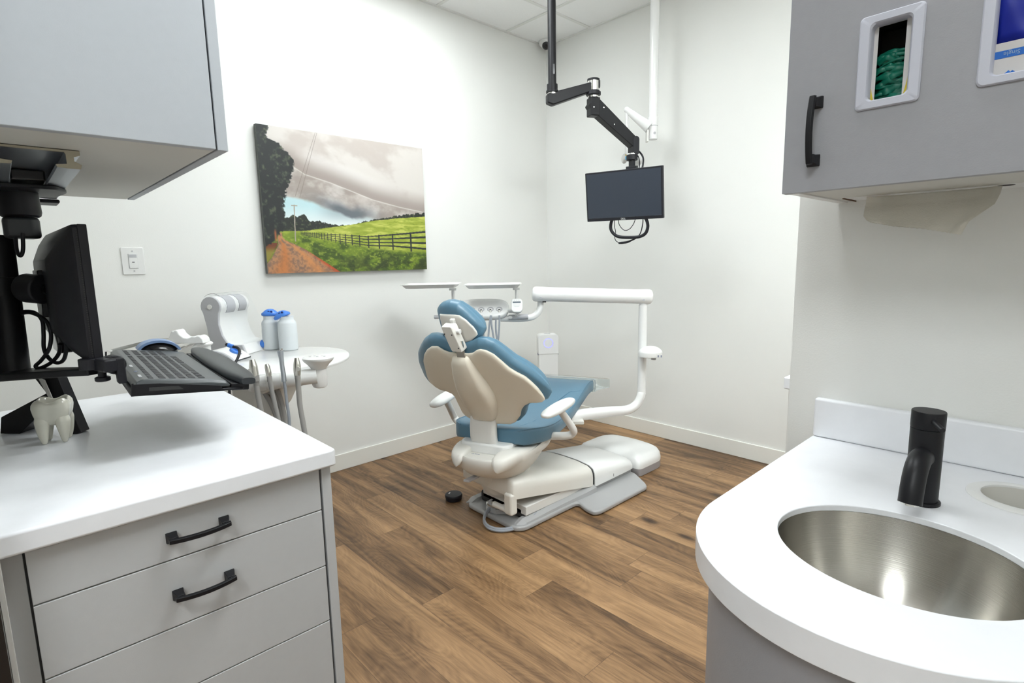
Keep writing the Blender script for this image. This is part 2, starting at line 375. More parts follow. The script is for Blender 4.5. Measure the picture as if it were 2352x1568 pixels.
# ------------------------------------------------------------------ picture on the left wall
def painting():
    W_, H_ = 1.016, 0.762
    NX, NY = 420, 315
    rng = np.random.RandomState(3)
    def vnoise(x, y, seed):
        xi = np.floor(x).astype(int); yi = np.floor(y).astype(int); fx = x-xi; fy = y-yi
        fx = fx*fx*(3-2*fx); fy = fy*fy*(3-2*fy)
        def hsh(a, b):
            n = (a*374761393+b*668265263+seed*974634777) & 0x7fffffff
            n = ((n ^ (n >> 13))*1274126177) & 0x7fffffff
            return ((n ^ (n >> 16)) & 0xffff)/65535.0
        return (hsh(xi, yi)*(1-fx)+hsh(xi+1, yi)*fx)*(1-fy)+(hsh(xi, yi+1)*(1-fx)+hsh(xi+1, yi+1)*fx)*fy
    def fbm(x, y, seed, o=5):
        s = 0; a = .5; t = 0
        for i in range(o):
            s = s+a*vnoise(x*2**i, y*2**i, seed+i*7); t += a; a *= .55
        return s/t
    u, v = np.meshgrid(np.linspace(0, 1, NX+1), np.linspace(0, 1, NY+1))
    U = u*1.333
    def sm(a, b, x): t = np.clip((x-a)/(b-a), 0, 1); return t*t*(3-2*t)
    def mix(a, b, t): return a*(1-t[..., None])+b*t[..., None]
    col = lambda r, g, b: np.array([r, g, b])/255.0
    F = lambda xs, ys: np.interp(u, xs, ys)
    im = np.ones(u.shape+(3,))*col(222, 216, 210)
    n1 = fbm(U*3+v*2, v*5-U*2, 11); n2 = fbm(U*7, v*11, 23)
    im = mix(im, col(186, 174, 166), sm(.5, .75, n1+.1*(u-.5))*.55)
    im = mix(im, col(240, 237, 234), sm(.35, .1, np.abs((v-.12-.42*u)-.02)*2.2)*.8*sm(.1, .4, u))
    # shelf cloud band
    yb = F([0, .185, .235, .378, .504, .637, .817, 1], [.2, .262, .30, .343, .392, .445, .489, .52])
    d = v-yb
    im = mix(im, col(150, 136, 128), sm(-.17, -.015, d)*sm(.004, -.004, d)*.75)
    body = mix(np.ones(u.shape+(3,))*col(212, 204, 198), col(158, 146, 138), sm(.3, .7, fbm(U*6, v*8, 31))*.8)
    body = mix(body, col(226, 222, 218), sm(.5, .75, n2)*.5)
    im = mix(im, body, sm(-.003, .012, d))
    yd = F([0, .115, .227, .30, .369, .43, .495, .56, .618, .75, 1], [.44, .455, .48, .50, .53, .565, .60, .59, .575, .62, .66])+.05*(n2-.5)
    d2 = v-yd
    dark = np.exp(-(((u-.47)/.16)**2))*np.exp(-((d2+.02)/.05)**2)
    im = mix(im, col(112, 118, 124), np.clip(dark*1.2, 0, 1))
    sky = mix(np.ones(u.shape+(3,))*col(196, 226, 230), col(232, 240, 240), sm(.5, .66, v))
    sky = mix(sky, col(150, 160, 166), sm(.25, .42, u)*sm(.75, .5, u)*.55*sm(.66, .55, v))
    im = mix(im, sky, sm(-.008, .02, d2)*sm(.72, .5, u)+sm(.0, .03, d2)*.6*sm(.5, .72, u))
    # far trees
    yt = F([0, .13, .153, .182, .217, .244, .304, .365, .429, .521, .548, .632, .667, .777, 1], [.55, .62, .592, .602, .581, .629, .629, .65, .655, .645, .625, .598, .594, .567, .525])
    yt = yt+.02*(fbm(U*40, v*0+.5, 41, 3)-.5)+.018*(fbm(U*60, v*60, 43, 2)-.5)
    hl = F([0, .1, .217, .339, .494, .631, .814, 1], [.715, .705, .70, .674, .644, .609, .579, .556])
    tmask = sm(-.002, .002, v-yt)
    tc_ = mix(np.ones(u.shape+(3,))*col(38, 44, 38), col(86, 92, 66), sm(.5, .8, fbm(U*70, v*70, 51, 3)))
    im = mix(im, tc_, tmask)
    # meadow
    mead = mix(np.ones(u.shape+(3,))*col(156, 170, 58), col(204, 208, 104), sm(.3, .75, fbm(U*10, v*60, 61)))
    mead = mix(mead, col(128, 150, 40), sm(.55, .8, fbm(U*30, v*120, 63, 3))*.6)
    im = mix(im, mead, sm(-.0015, .0015, v-hl-.004*(fbm(U*50, v*0, 65, 2)-.5)))
    # near grass below the fence line
    fl = F([0, .188, .3, .425, .585, .66, .76, .893, 1], [.70, .72, .752, .777, .82, .832, .845, .853, .86])
    ng = mix(np.ones(u.shape+(3,))*col(126, 148, 40), col(70, 92, 24), sm(.40, .70, fbm(U*14, v*26, 71)))
    ng = mix(ng, col(178, 190, 78), sm(.55, .8, fbm(U*60, v*90, 73, 3))*.7)
    ng = mix(ng, col(46, 56, 24), sm(.8, 1.0, v)*sm(.42, .62, fbm(U*12, v*16, 75))*.75)
    im = mix(im, ng, sm(-.02, .02, v-fl))
    bank = mix(np.ones(u.shape+(3,))*col(184, 200, 70), col(110, 134, 36), sm(.35, .65, fbm(U*22, v*30, 77)))
    bk = sm(.0, .01, v-F([0, .09, .126, .182, .5, 1], [.9, .706, .70, .715, .80, .95]))*sm(.06, -.02, v-fl+.02)*sm(.088, .1, u)*sm(.5, .3, u)
    im = mix(im, bank, bk*.9)
    # fence
    def line(y, t): return np.clip(1-(np.abs(v-y)-t)/.0012, 0, 1)
    fm = np.zeros_like(u); on = (u > .19)
    R = [([.19, .3, .425, .585, .749, 1], [.712, .720, .724, .734, .715, .684]), ([.19, .3, .425, .585, .749, 1], [.716, .729, .740, .755, .747, .728]),
         ([.19, .3, .425, .585, .754, 1], [.721, .739, .757, .779, .777, .777]), ([.19, .3, .425, .585, .761, 1], [.727, .750, .773, .80, .805, .827])]
    tk = np.interp(u, [.19, .5, 1], [.0006, .0022, .0075])
    for xs, ys in R: fm = np.maximum(fm, line(np.interp(u, xs, ys), tk)*on)
    for x, h in ((.887, .0085), (.757, .0065), (.663, .0055), (.592, .0048), (.535, .004), (.488, .0036), (.448, .0032), (.414, .003), (.386, .0026), (.362, .0024), (.341, .002), (.322, .0018), (.306, .0016), (.291, .0015), (.278, .0014), (.266, .0013), (.255, .0012), (.245, .0011), (.236, .001), (.228, .001), (.22, .001), (.212, .001)):
        top = np.interp(x, R[0][0], R[0][1])-.008; bot = np.interp(x, [.19, .4, .6, .9], [.727, .785, .822, .85])
        fm = np.maximum(fm, np.clip(1-(np.abs(u-x)-h*.62)/.0012, 0, 1)*(v > top)*(v < bot))
    im = mix(im, col(34, 40, 46), np.clip(fm, 0, 1)*.96)
    # road
    rl = np.interp(v, [.718, .754, .798, .893, 1], [.073, .063, .066, .025, -.05])
    rr_ = np.interp(v, [.718, .75, .768, .797, .83, .864, .935, 1], [.089, .091, .105, .155, .205, .246, .328, .402])
    rm = sm(-.004, .004, u-rl)*sm(.004, -.004, u-rr_)*(v > .716)
    rc = mix(np.ones(u.shape+(3,))*col(190, 142, 104), col(140, 112, 96), sm(.35, .7, fbm(U*60, v*60, 81, 3)))
    t_ = (u-rl)/np.maximum(rr_-rl, .01)
    rc = mix(rc, col(206, 128, 66), np.exp(-((t_-.28)/.12)**2)*.75)
    rc = mix(rc, col(222, 150, 88), np.exp(-((t_-.74)/.10)**2)*.7)
    rc = mix(rc, col(206, 84, 40), sm(.88, 1.0, t_)*.9*sm(.8, .95, v))
    im = mix(im, rc, rm)
    le = sm(.0, -.01, u-rl)*(v > .79)*(u < .09)
    im = mix(im, mix(np.ones(u.shape+(3,))*col(150, 140, 60), col(120, 60, 30), sm(.86, .8, v)), le)
    # big tree on the left
    te = np.interp(v, [0, .03, .06, .085, .10, .133, .165, .205, .24, .28, .30, .34, .368, .403, .42, .46, .55, .62, .65, .70, .73, .78, .82], [.055, .06, .045, .055, .095, .12, .148, .168, .182, .172, .17, .16, .158, .134, .118, .12, .11, .108, .117, .095, .07, .045, 0.0])
    te = te+.03*(fbm(U*24, v*24, 91, 4)-.5)+.02*(fbm(U*80, v*80, 93, 2)-.5)
    tm = sm(.004, -.004, u-te)
    tcol = mix(np.ones(u.shape+(3,))*col(28, 34, 34), col(92, 98, 76), sm(.5, .85, fbm(U*36, v*36, 95, 4)))
    im = mix(im, tcol, tm*(v < .82))
    tr = np.exp(-((u-.055)/.006)**2)*sm(.68, .72, v)*sm(.80, .75, v)
    im = mix(im, col(210, 120, 70), np.clip(tr, 0, 1)*.8)
    # utility pole and wires
    px_ = np.interp(v, [.52, .775], [.165, .158]); pm = np.clip(1-(np.abs(u-px_)-.0022)/.001, 0, 1)*(v > .518)*(v < .775)
    pm = np.maximum(pm, np.clip(1-(np.abs(v-.5255)-.002)/.001, 0, 1)*(u > .15)*(u < .182))
    im = mix(im, col(176, 166, 152), pm)
    for (x0, y0, x1, y1) in ((.31, .0, .174, .462), (.319, .0, .199, .467)):
        xx = x0+(v-y0)/(y1-y0)*(x1-x0); im = mix(im, col(120, 108, 100), np.clip(1-(np.abs(u-xx)-.0006)/.001, 0, 1)*(v < y1)*.7)
    im = np.clip(im, 0, 1)**1.08*.93
    lin = np.where(im <= .04045, im/12.92, ((im+.055)/1.055)**2.4)
    return W_, H_, NX, NY, lin
def build_picture():
    W_, H_, NX, NY, im = painting()
    y0, y1, z0, z1, t = -2.238, -1.214, 1.2115, 1.982, .036
    e = thing('canvas_picture', 'frameless canvas photo print of a dirt road, black fence and storm cloud on the wall', 'picture', (0, (y0+y1)/2, z0))
    xs = np.linspace(y0, y1, NX+1); zs = np.linspace(z1, z0, NY+1)
    vs = [(t, y, z) for z in zs for y in xs]
    n = NX+1
    fs = [(j*n+i, (j+1)*n+i, (j+1)*n+i+1, j*n+i+1) for j in range(NY) for i in range(NX)]
    me = bpy.data.meshes.new('print'); off = e.location
    me.from_pydata([(a-off.x, b-off.y, c-off.z) for a, b, c in vs], [], fs)
    at_ = me.color_attributes.new('paint', 'FLOAT_COLOR', 'POINT')
    buf = np.ones((len(vs), 4)); buf[:, :3] = im.reshape(-1, 3); at_.data.foreach_set('color', buf.ravel())
    m = bpy.data.materials.new('printed_canvas'); m.use_nodes = True; b = m.node_tree.nodes['Principled BSDF']; b.inputs['Roughness'].default_value = .5
    a = m.node_tree.nodes.new('ShaderNodeVertexColor'); a.layer_name = 'paint'; m.node_tree.links.new(a.outputs['Color'], b.inputs['Base Color'])
    me.materials.append(m); o = bpy.data.objects.new('print', me); COL.objects.link(o); o.parent = e
    MB().box(.006, t-.0008, y0, y1, z0, z1).build('canvas_block', mat('canvas_edge', (0.10, 0.11, 0.10), .6), e)
build_picture()

# ------------------------------------------------------------------ wall switch, camera, ceiling mounts
def switch():
    e = thing('light_switch', 'white wall switch plate with a sensor switch left of the picture', 'switch', (0, -2.8285, 1.225))
    MB().prism(rrect(.089, .126, .006), (0.0, -2.8285, 1.287), (0, 1, 0), Z, (.006, 0, 0)).build('wall_plate', WHITEP, e, bev=.004, seg=3)
    MB().box(.006, .0068, -2.847, -2.811, 1.252, 1.320).build('seam', LGREY, e)
    MB().box(.006, .0095, -2.8455, -2.8115, 1.2535, 1.3195).build('rocker', WHITEP, e, bev=.002)
    MB().box(.0095, .0105, -2.843, -2.814, 1.303, 1.317).build('sensor_lens', LGREY, e)
    MB().box(.0095, .0107, -2.834, -2.824, 1.280, 1.283).build('indicator', DKGREY, e)
    for z in (1.332, 1.241): MB().cyl((.005, -2.8285, z), (.0075, -2.8285, z), .0035, n=12).build('screw', LGREY, e)
switch()
def seccam():
    c = V3(.075, -.075, H)
    e = thing('security_camera', 'small white dome security camera in the ceiling corner', 'camera', c)
    MB().lathe(c, [(.052, 0), (.055, -.012), (.05, -.03), (.034, -.045), (.012, -.052)], Z).build('dome', WHITEP, e)
    d = (C-c); d /= np.linalg.norm(d); d2 = d-Z*.35; d2 /= np.linalg.norm(d2)
    MB().lathe(c+V3(0, 0, -.02)+d2*.02, [(.03, 0), (.03, .02), (.026, .032), (.014, .038)], d2).build('lens_ball', BLACKG, e)
seccam()

MC = C+(V3(1.04190676, -0.43560691, 1.64298646)-C)*.96
def ceiling_monitor():
    d = 3.12
    pt = at(1269, 10, d); px_, py_ = at(1268.5, 205, d)[:2]
    e = thing('monitor_mount', 'black ceiling pole with folding arm carrying the flat monitor over the chair', 'monitor mount', (px_, py_, H))
    zb = at(1268, 208, d)[2]
    MB().cyl((px_, py_, H), (px_, py_, zb), .0235).build('pole', BLACKM, e)
    MB().lathe((px_, py_, H), [(.07, 0), (.07, -.01), (.03, -.02)]).build('ceiling_plate', BLACKM, e)
    MB().lathe((px_, py_, zb-.012), [(.031, .045), (.031, .012), (.036, .010), (.036, 0)]).build('collar', BLACKM, e)
    p_ = V3(px_, py_, zb+.11)-HF*.0225+HR*.008
    MB().prism(rrect(.011, .055, .005), p_, HR, Z, -HF*.002).build('cable_slot', BLACKG, e)
    MB().cyl((px_, py_, zb-.014), (px_, py_, zb-.022), .029).build('washer', CHROME, e)
    # upper arm
    a0 = V3(px_, py_, zb-.05); a1 = at(1363, 198, 3.16)
    dd = a1-a0; dd[2] = 0; L = np.linalg.norm(dd); dd /= L; sd = np.cross(Z, dd)
    slope = 0.0
    zt0 = zb-.022; hh = .062
    pr = [(-.035, 0), (L+.035, 0), (L+.035, -hh*.75), (L-.04, -hh), (-.0, -hh), (-.035, -hh*.8)]
    rise = at(1363, 185, 3.16)[2]-zt0
    o_ = V3(px_, py_, zt0)-sd*.026
    arm = MB(); pts0 = [o_+dd*x+Z*(y+rise*np.clip(x/L, 0, 1)) for x, y in pr]
    arm.rings([pts0, [p+sd*.052 for p in pts0]])
    arm.build('upper_arm', BLACKM, e, bev=.008, seg=3)
    J = V3(px_, py_, zt0+rise)+dd*L
    MB().lathe(J, [(.036, .006), (.036, -.004)]).build('cap', BLACKP, e)
    MB().lathe(J-Z*.0, [(.034, -.006), (.034, -.058)]).build('chrome_joint', CHROME, e)
    MB().lathe(J-Z*.0, [(.037, -.062), (.043, -.066), (.043, -.082), (.036, -.086)]).build('bearing_ring', BLACKP, e)
    MB().lathe(J-Z*.0, [(.030, -.086), (.030, -.096)]).build('washer', CHROME, e)
    # lower sprung arm
    top = at(1370, 216, 3.16); bot = at(1452, 342, 3.29)
    K = J-Z*.10
    hd = bot-K; hd[2] = 0; hd /= np.linalg.norm(hd); s2 = np.cross(Z, hd)
    MB().obox(K-Z*.05, hd*.03, s2*.031, Z*.052).build('knuckle', BLACKM, e, bev=.006)
    p_ = K-Z*.045-hd*.031
    MB().cyl(p_+hd*.003, p_-hd*.001, .013, n=20).build('cable_slot', BLACKG, e)
    A = K-Z*.04+hd*.0; B = V3(bot)+Z*.035
    ax = B-A; Ls = np.linalg.norm(ax); ax /= Ls; nn = np.cross(s2, ax)
    MB().prism(rcorner([(-.03, -.040), (-.03, .030), (.01, .040), (Ls+.01, .028), (Ls+.01, -.030), (.01, -.042)], .008), A-s2*.030, ax, nn, s2*.060).build('spring_arm', BLACKM, e, bev=.004)
    MB().prism(rcorner([(.05, .012), (.075, .012), (.09, .004), (Ls-.01, .002), (Ls-.01, -.003), (.09, -.002), (.075, .006), (.05, .006)], .001), A+s2*.0302, ax, nn, s2*.001).build('slot', BLACKG, e)
    for t, w_ in ((.0, .02), (.05, -.02), (.16, .01)):
        p_ = A+ax*t+nn*w_+s2*.030
        MB().cyl(p_, p_+s2*.0015, .0035, n=10).build('rivet', CHROME, e)
        p_ = A+ax*t+nn*w_-s2*.030
        MB().cyl(p_, p_-s2*.0015, .0035, n=10).build('rivet', CHROME, e)
    MB().prism(rrect(.04, .11, .02), B-Z*.02-s2*.034+hd*.01, hd, Z, s2*.068).build('end_fork', BLACKP, e, bev=.003)
    q = B-Z*.075+hd*.0
    MB().cyl(q+Z*.012, q+Z*.004, .034).build('washer', CHROME, e)
    MB().cyl(q+Z*.004, q-Z*.028, .034).build('swivel', BLACKP, e, bev=.004)
    MB().obox(q-Z*.055, s2*.02, hd*.012, Z*.032).build('neck', BLACKP, e, bev=.003)
    # monitor
    a_, b_, c_ = math.radians(10.8), math.radians(7.6), math.radians(-.79)
    U_ = V3(math.cos(a_), math.sin(a_), 0); n_ = V3(math.sin(a_), -math.cos(a_), 0); Zt = Z*math.cos(b_)+n_*math.sin(b_)
    U2 = U_*math.cos(c_)+Zt*math.sin(c_); Z2 = -U_*math.sin(c_)+Zt*math.cos(c_); N2 = np.cross(U2, Z2)
    W_, H_ = .509*.96, .302*.96
    MB().obox(q-Z*.085, U2*.032, N2*.02, Z*.025).build('tilt_bracket', BLACKP, e, bev=.003)
    MB().cyl(q-Z*.08-U2*.034, q-Z*.08+U2*.034, .015).build('hinge', BLACKP, e)
    e2 = thing('monitor', 'black flat monitor hanging from the ceiling arm, dark screen', 'monitor', MC-Z2*H_/2)
    MB().obox(MC-N2*.011, U2*W_/2, Z2*H_/2, N2*.011).build('bezel', BLACKP, e2, bev=.004)
    MB().prism(rrect(W_*.6, H_*.6, .03), MC-N2*.022-Z2*0, U2, Z2, -N2*.025).build('rear_housing', BLACKP, e2, bev=.01)
    MB().obox(MC+N2*.0002+Z2*.004, U2*(W_/2-.010), Z2*(H_/2-.014), N2*.0008).build('screen', SCREEN, e2)
    MB().obox(MC+N2*.0004-Z2*(H_/2-.0185), U2*(W_/2-.010), Z2*.0004, N2*.0006).build('screen_edge', LGREY, e2)
    text('DELL', .0135, MC-Z2*(H_/2-.0085)-U2*.002+N2*.0009, U2, Z2, WHITET, 'logo', e2)
    # handle below the monitor and cables
    Wd = W_
    def mp(px, py, k=0.02): # point slightly behind the monitor plane
        d_ = ray(px, py); t_ = ((MC-N2*k-C)@N2)/(d_@N2); return C+d_*t_
    MB().tube([mp(*p) for p in ((1411, 496), (1404, 510), (1403, 526), (1411, 538), (1424, 544), (1450, 545), (1470, 543), (1483, 535), (1488, 520), (1485, 505), (1478, 496))], .0095, n=16).build('handle', BLACKP, e)
    MB().tube([mp(*p, .035) for p in ((1420, 500), (1422, 515), (1430, 526), (1438, 529), (1448, 524), (1456, 512), (1460, 500))], .0022, n=8).build('cable', BLACKP, e)
    MB().tube([mp(*p, .035) for p in ((1413, 500), (1411, 515), (1414, 534), (1412, 545), (1415, 553), (1423, 558))], .0022, n=8).build('cable', BLACKP, e)
    MB().tube([mp(*p, .035) for p in ((1421, 558), (1428, 557.5), (1440, 556), (1450, 552), (1462, 546), (1471, 535), (1476, 515), (1477, 498))], [.0055, .0075, .007, .005, .0035, .003, .003, .003], n=10).build('cable', BLACKP, e)
    MB().tube([at(1460, 343, 3.29), at(1470, 350, 3.29), at(1477, 362, 3.28), at(1477, 376, 3.27), mp(1474, 392, .05)], .0055, n=10).build('cable', BLACKP, e)
    MB().tube([at(1460, 350, 3.29), at(1467, 362, 3.28), at(1469, 375, 3.27), mp(1467, 392, .05)], .003, n=8).build('cable', BLACKP, e)
ceiling_monitor()

def ceiling_lamp_mount():
    d = 3.40
    b0 = at(1499, 325, d); x, y = b0[:2]
    e = thing('dental_light_mount', 'white ceiling pole with folded arm carrying a dental light hidden behind the monitor', 'light mount', (x, y, H))
    MB().cyl((x, y, H), (x, y, at(1499, 275, d)[2]), .0275).build('pole', WHITEC, e)
    zc = at(1499, 272, d)[2]
    MB().lathe((x, y, zc), [(.0315, 0), (.0315, -.05)]).build('collar', WHITEC, e)
    MB().cyl((x, y, zc-.05), (x, y, zc-.053), .0285).build('seam_ring', LGREY, e)
    MB().cyl((x, y, zc-.052), (x, y, zc-.132), .029).build('swivel_housing', WHITEC, e, bev=.003)
    p_ = V3(x, y, zc-.098)-HF*.029+HR*.004
    MB().cyl(p_+HF*.002, p_-HF*.002, .008, n=16).build('screw', LGREY, e)
    far = at(1440, 252, d+.02); near = V3(x, y, zc-.04)-HR*.02
    MB().tube([near+V3(0, 0, -.02), far], [.036, .019], n=16, smooth=False).build('arm', WHITEC, e)
    MB().ell(far, HR*.019, HF*.019, Z*.019, 16, 10).build('arm_end', WHITEC, e)
    MB().obox(V3(x, y, zc-.11)-HR*.035, HR*.006, HF*.02, Z*.035).build('bracket', OFFW, e)
    low = at(1440, 352, d+.02)
    MB().cyl(far-Z*.0, (far[0], far[1], low[2]), .0095, n=14).build('drop_tube', WHITEC, e)
    hc = at(1447, 364, 3.42)
    l = e
    MB().ell(hc-HR*.035, HR*.018, HF*.05, Z*.03).build('grip', OFFW, l)
    MB().ell(hc+HR*.05-Z*.01, HR*.03, HF*.06, Z*.035).build('lamp_head', WHITEP, l)
    MB().obox(hc, HR*.04, HF*.02, Z*.012).build('lamp_body', WHITEP, l, bev=.004)
    MB().obox(hc-HR*.032-HF*.052+Z*.012, HR*.008, HF*.0015, Z*.004).build('sticker', YELLOW, l)
    MB().obox(hc-HR*.032-HF*.052-Z*.006, HR*.008, HF*.0015, Z*.010).build('sticker', CYAN, l)
ceiling_lamp_mount()
def boolcut(o, cutters):
    for c in cutters:
        md = o.modifiers.new('cut', 'BOOLEAN'); md.operation = 'DIFFERENCE'; md.object = c; md.solver = 'EXACT'
    dg = bpy.context.evaluated_depsgraph_get(); dg.update()
    me = bpy.data.meshes.new_from_object(o.evaluated_get(dg)); old = o.data
    o.modifiers.clear(); o.data = me; me.name = o.name
    for c in cutters: bpy.data.objects.remove(c)
    for p in me.polygons: p.use_smooth = True
    me.set_sharp_from_angle(angle=math.radians(35))
    return o
def bevmod(o, wd, seg=3, ang=35):
    md = o.modifiers.new('bevel', 'BEVEL'); md.width = wd; md.segments = seg; md.limit_method = 'ANGLE'; md.angle_limit = math.radians(ang); md.harden_normals = True

def pull(parent, root, c, along, out, L=.114):
    """bowed bar pull with two flared feet; c centre on the face"""
    c, al, ou = V3(c), V3(along), V3(out); up = np.cross(ou, al)
    m = MB()
    for s in (-1, 1):
        e = c+al*s*(L/2-.010)
        R = []
        for h, a, b_, sh in ((0, .010, .0105, 0), (.006, .0092, .0098, .0), (.014, .0075, .0075, -.001), (.022, .0068, .0062, -.002)):
            R.append([e+ou*h+al*(x*a+s*sh)+up*y*b_ for x, y in ((-1, -1), (1, -1), (1, 1), (-1, 1))])
        m.rings(R)
    R = []
    for i in range(17):
        t = i/16*2-1
        p = c+al*t*(L/2-.002)+ou*(.022+.010*(1-t*t))
        R.append([p+ou*x*.0042+up*y*.0058 for x, y in ((-1, -.6), (-.4, -1), (1, -.7), (1, .7), (-.4, 1), (-1, .6))])
    m.rings(R)
    m.build('handle', BLACKM, parent, root, bev=.0012, seg=2)

# ------------------------------------------------------------------ left console
ZC = .83; XF = 1.886
def left_console():
    e = thing('drawer_cabinet', 'grey drawer cabinet with black pulls under the white worktop at lower left', 'cabinet', (1.37, -3.06, 0))
    MB().box(.86, 1.866, -3.345, -2.806, .09, .789).build('body', DARKGAP, e, smooth=False)
    MB().box(.86, 1.84, -3.345, -2.806, 0, .09).build('plinth', GREYCAB, e, smooth=False)
    MB().box(.84, XF, -2.802, -2.780, 0, .789).build('end_panel', GREYCAB, e, bev=.0012, seg=2)
    MB().box(1.84, 1.868, -3.350, -3.320, 0, .789).build('filler', GREYCAB, e, bev=.001, seg=2)
    MB().box(.84, .86, -3.345, -2.780, 0, .789).build('back_panel', GREYCAB, e)
    zs = [(.7835, .6865), (.6840, .5465), (.5440, .4055), (.4030, .10)]
    for i, (a, b_) in enumerate(zs):
        d_ = MB().box(XF-.019, XF, -3.3165, -2.8075, b_, a).build('drawer', GREYCAB, e, bev=.0014, seg=2)
        if i < 2: pull(d_, e, (XF, -3.061, (.7325, .6125)[i]), (0, 1, 0), (1, 0, 0))
    t = MB()
    t.prism(rcorner([(.83, -3.352), (1.906, -3.352), (1.906, -2.7714), (.83, -2.7714)], [0, 0, .012, .012]), (0, 0, .7895), (1, 0, 0), (0, 1, 0), Z*.0405)
    o = t.build('worktop', QUARTZ, bev=.006, seg=4, ang=50)
    tag(o, 'white worktop on the grey drawer cabinet at left', 'worktop')
    # upper cabinet
    y1, xf, z0 = -2.93, 1.854, 1.4803; zt = 2.35; yl = -3.352
    e = thing('wall_cabinet', 'pale grey upper cabinet at upper left over the worktop', 'cabinet', (1.34, -3.14, z0))
    MB().box(.824, xf, y1-.0195, y1, z0, zt).build('end_panel', GREYUP, e, bev=.0015, seg=2)
    MB().box(.824, xf-.021, yl, y1-.022, z0+.0015, zt).build('body', UNDER, e, bev=.001, seg=1)
    MB().box(xf-.019, xf, yl, y1-.0225, z0+.001, zt).build('door', GREYUP, e, bev=.002, seg=2)
    for x in (1.27, 1.06): MB().box(x-.0008, x+.0008, y1-.0195, y1+.0002, z0-.0002, z0+.0002).build('seam', DIM, e)
left_console()

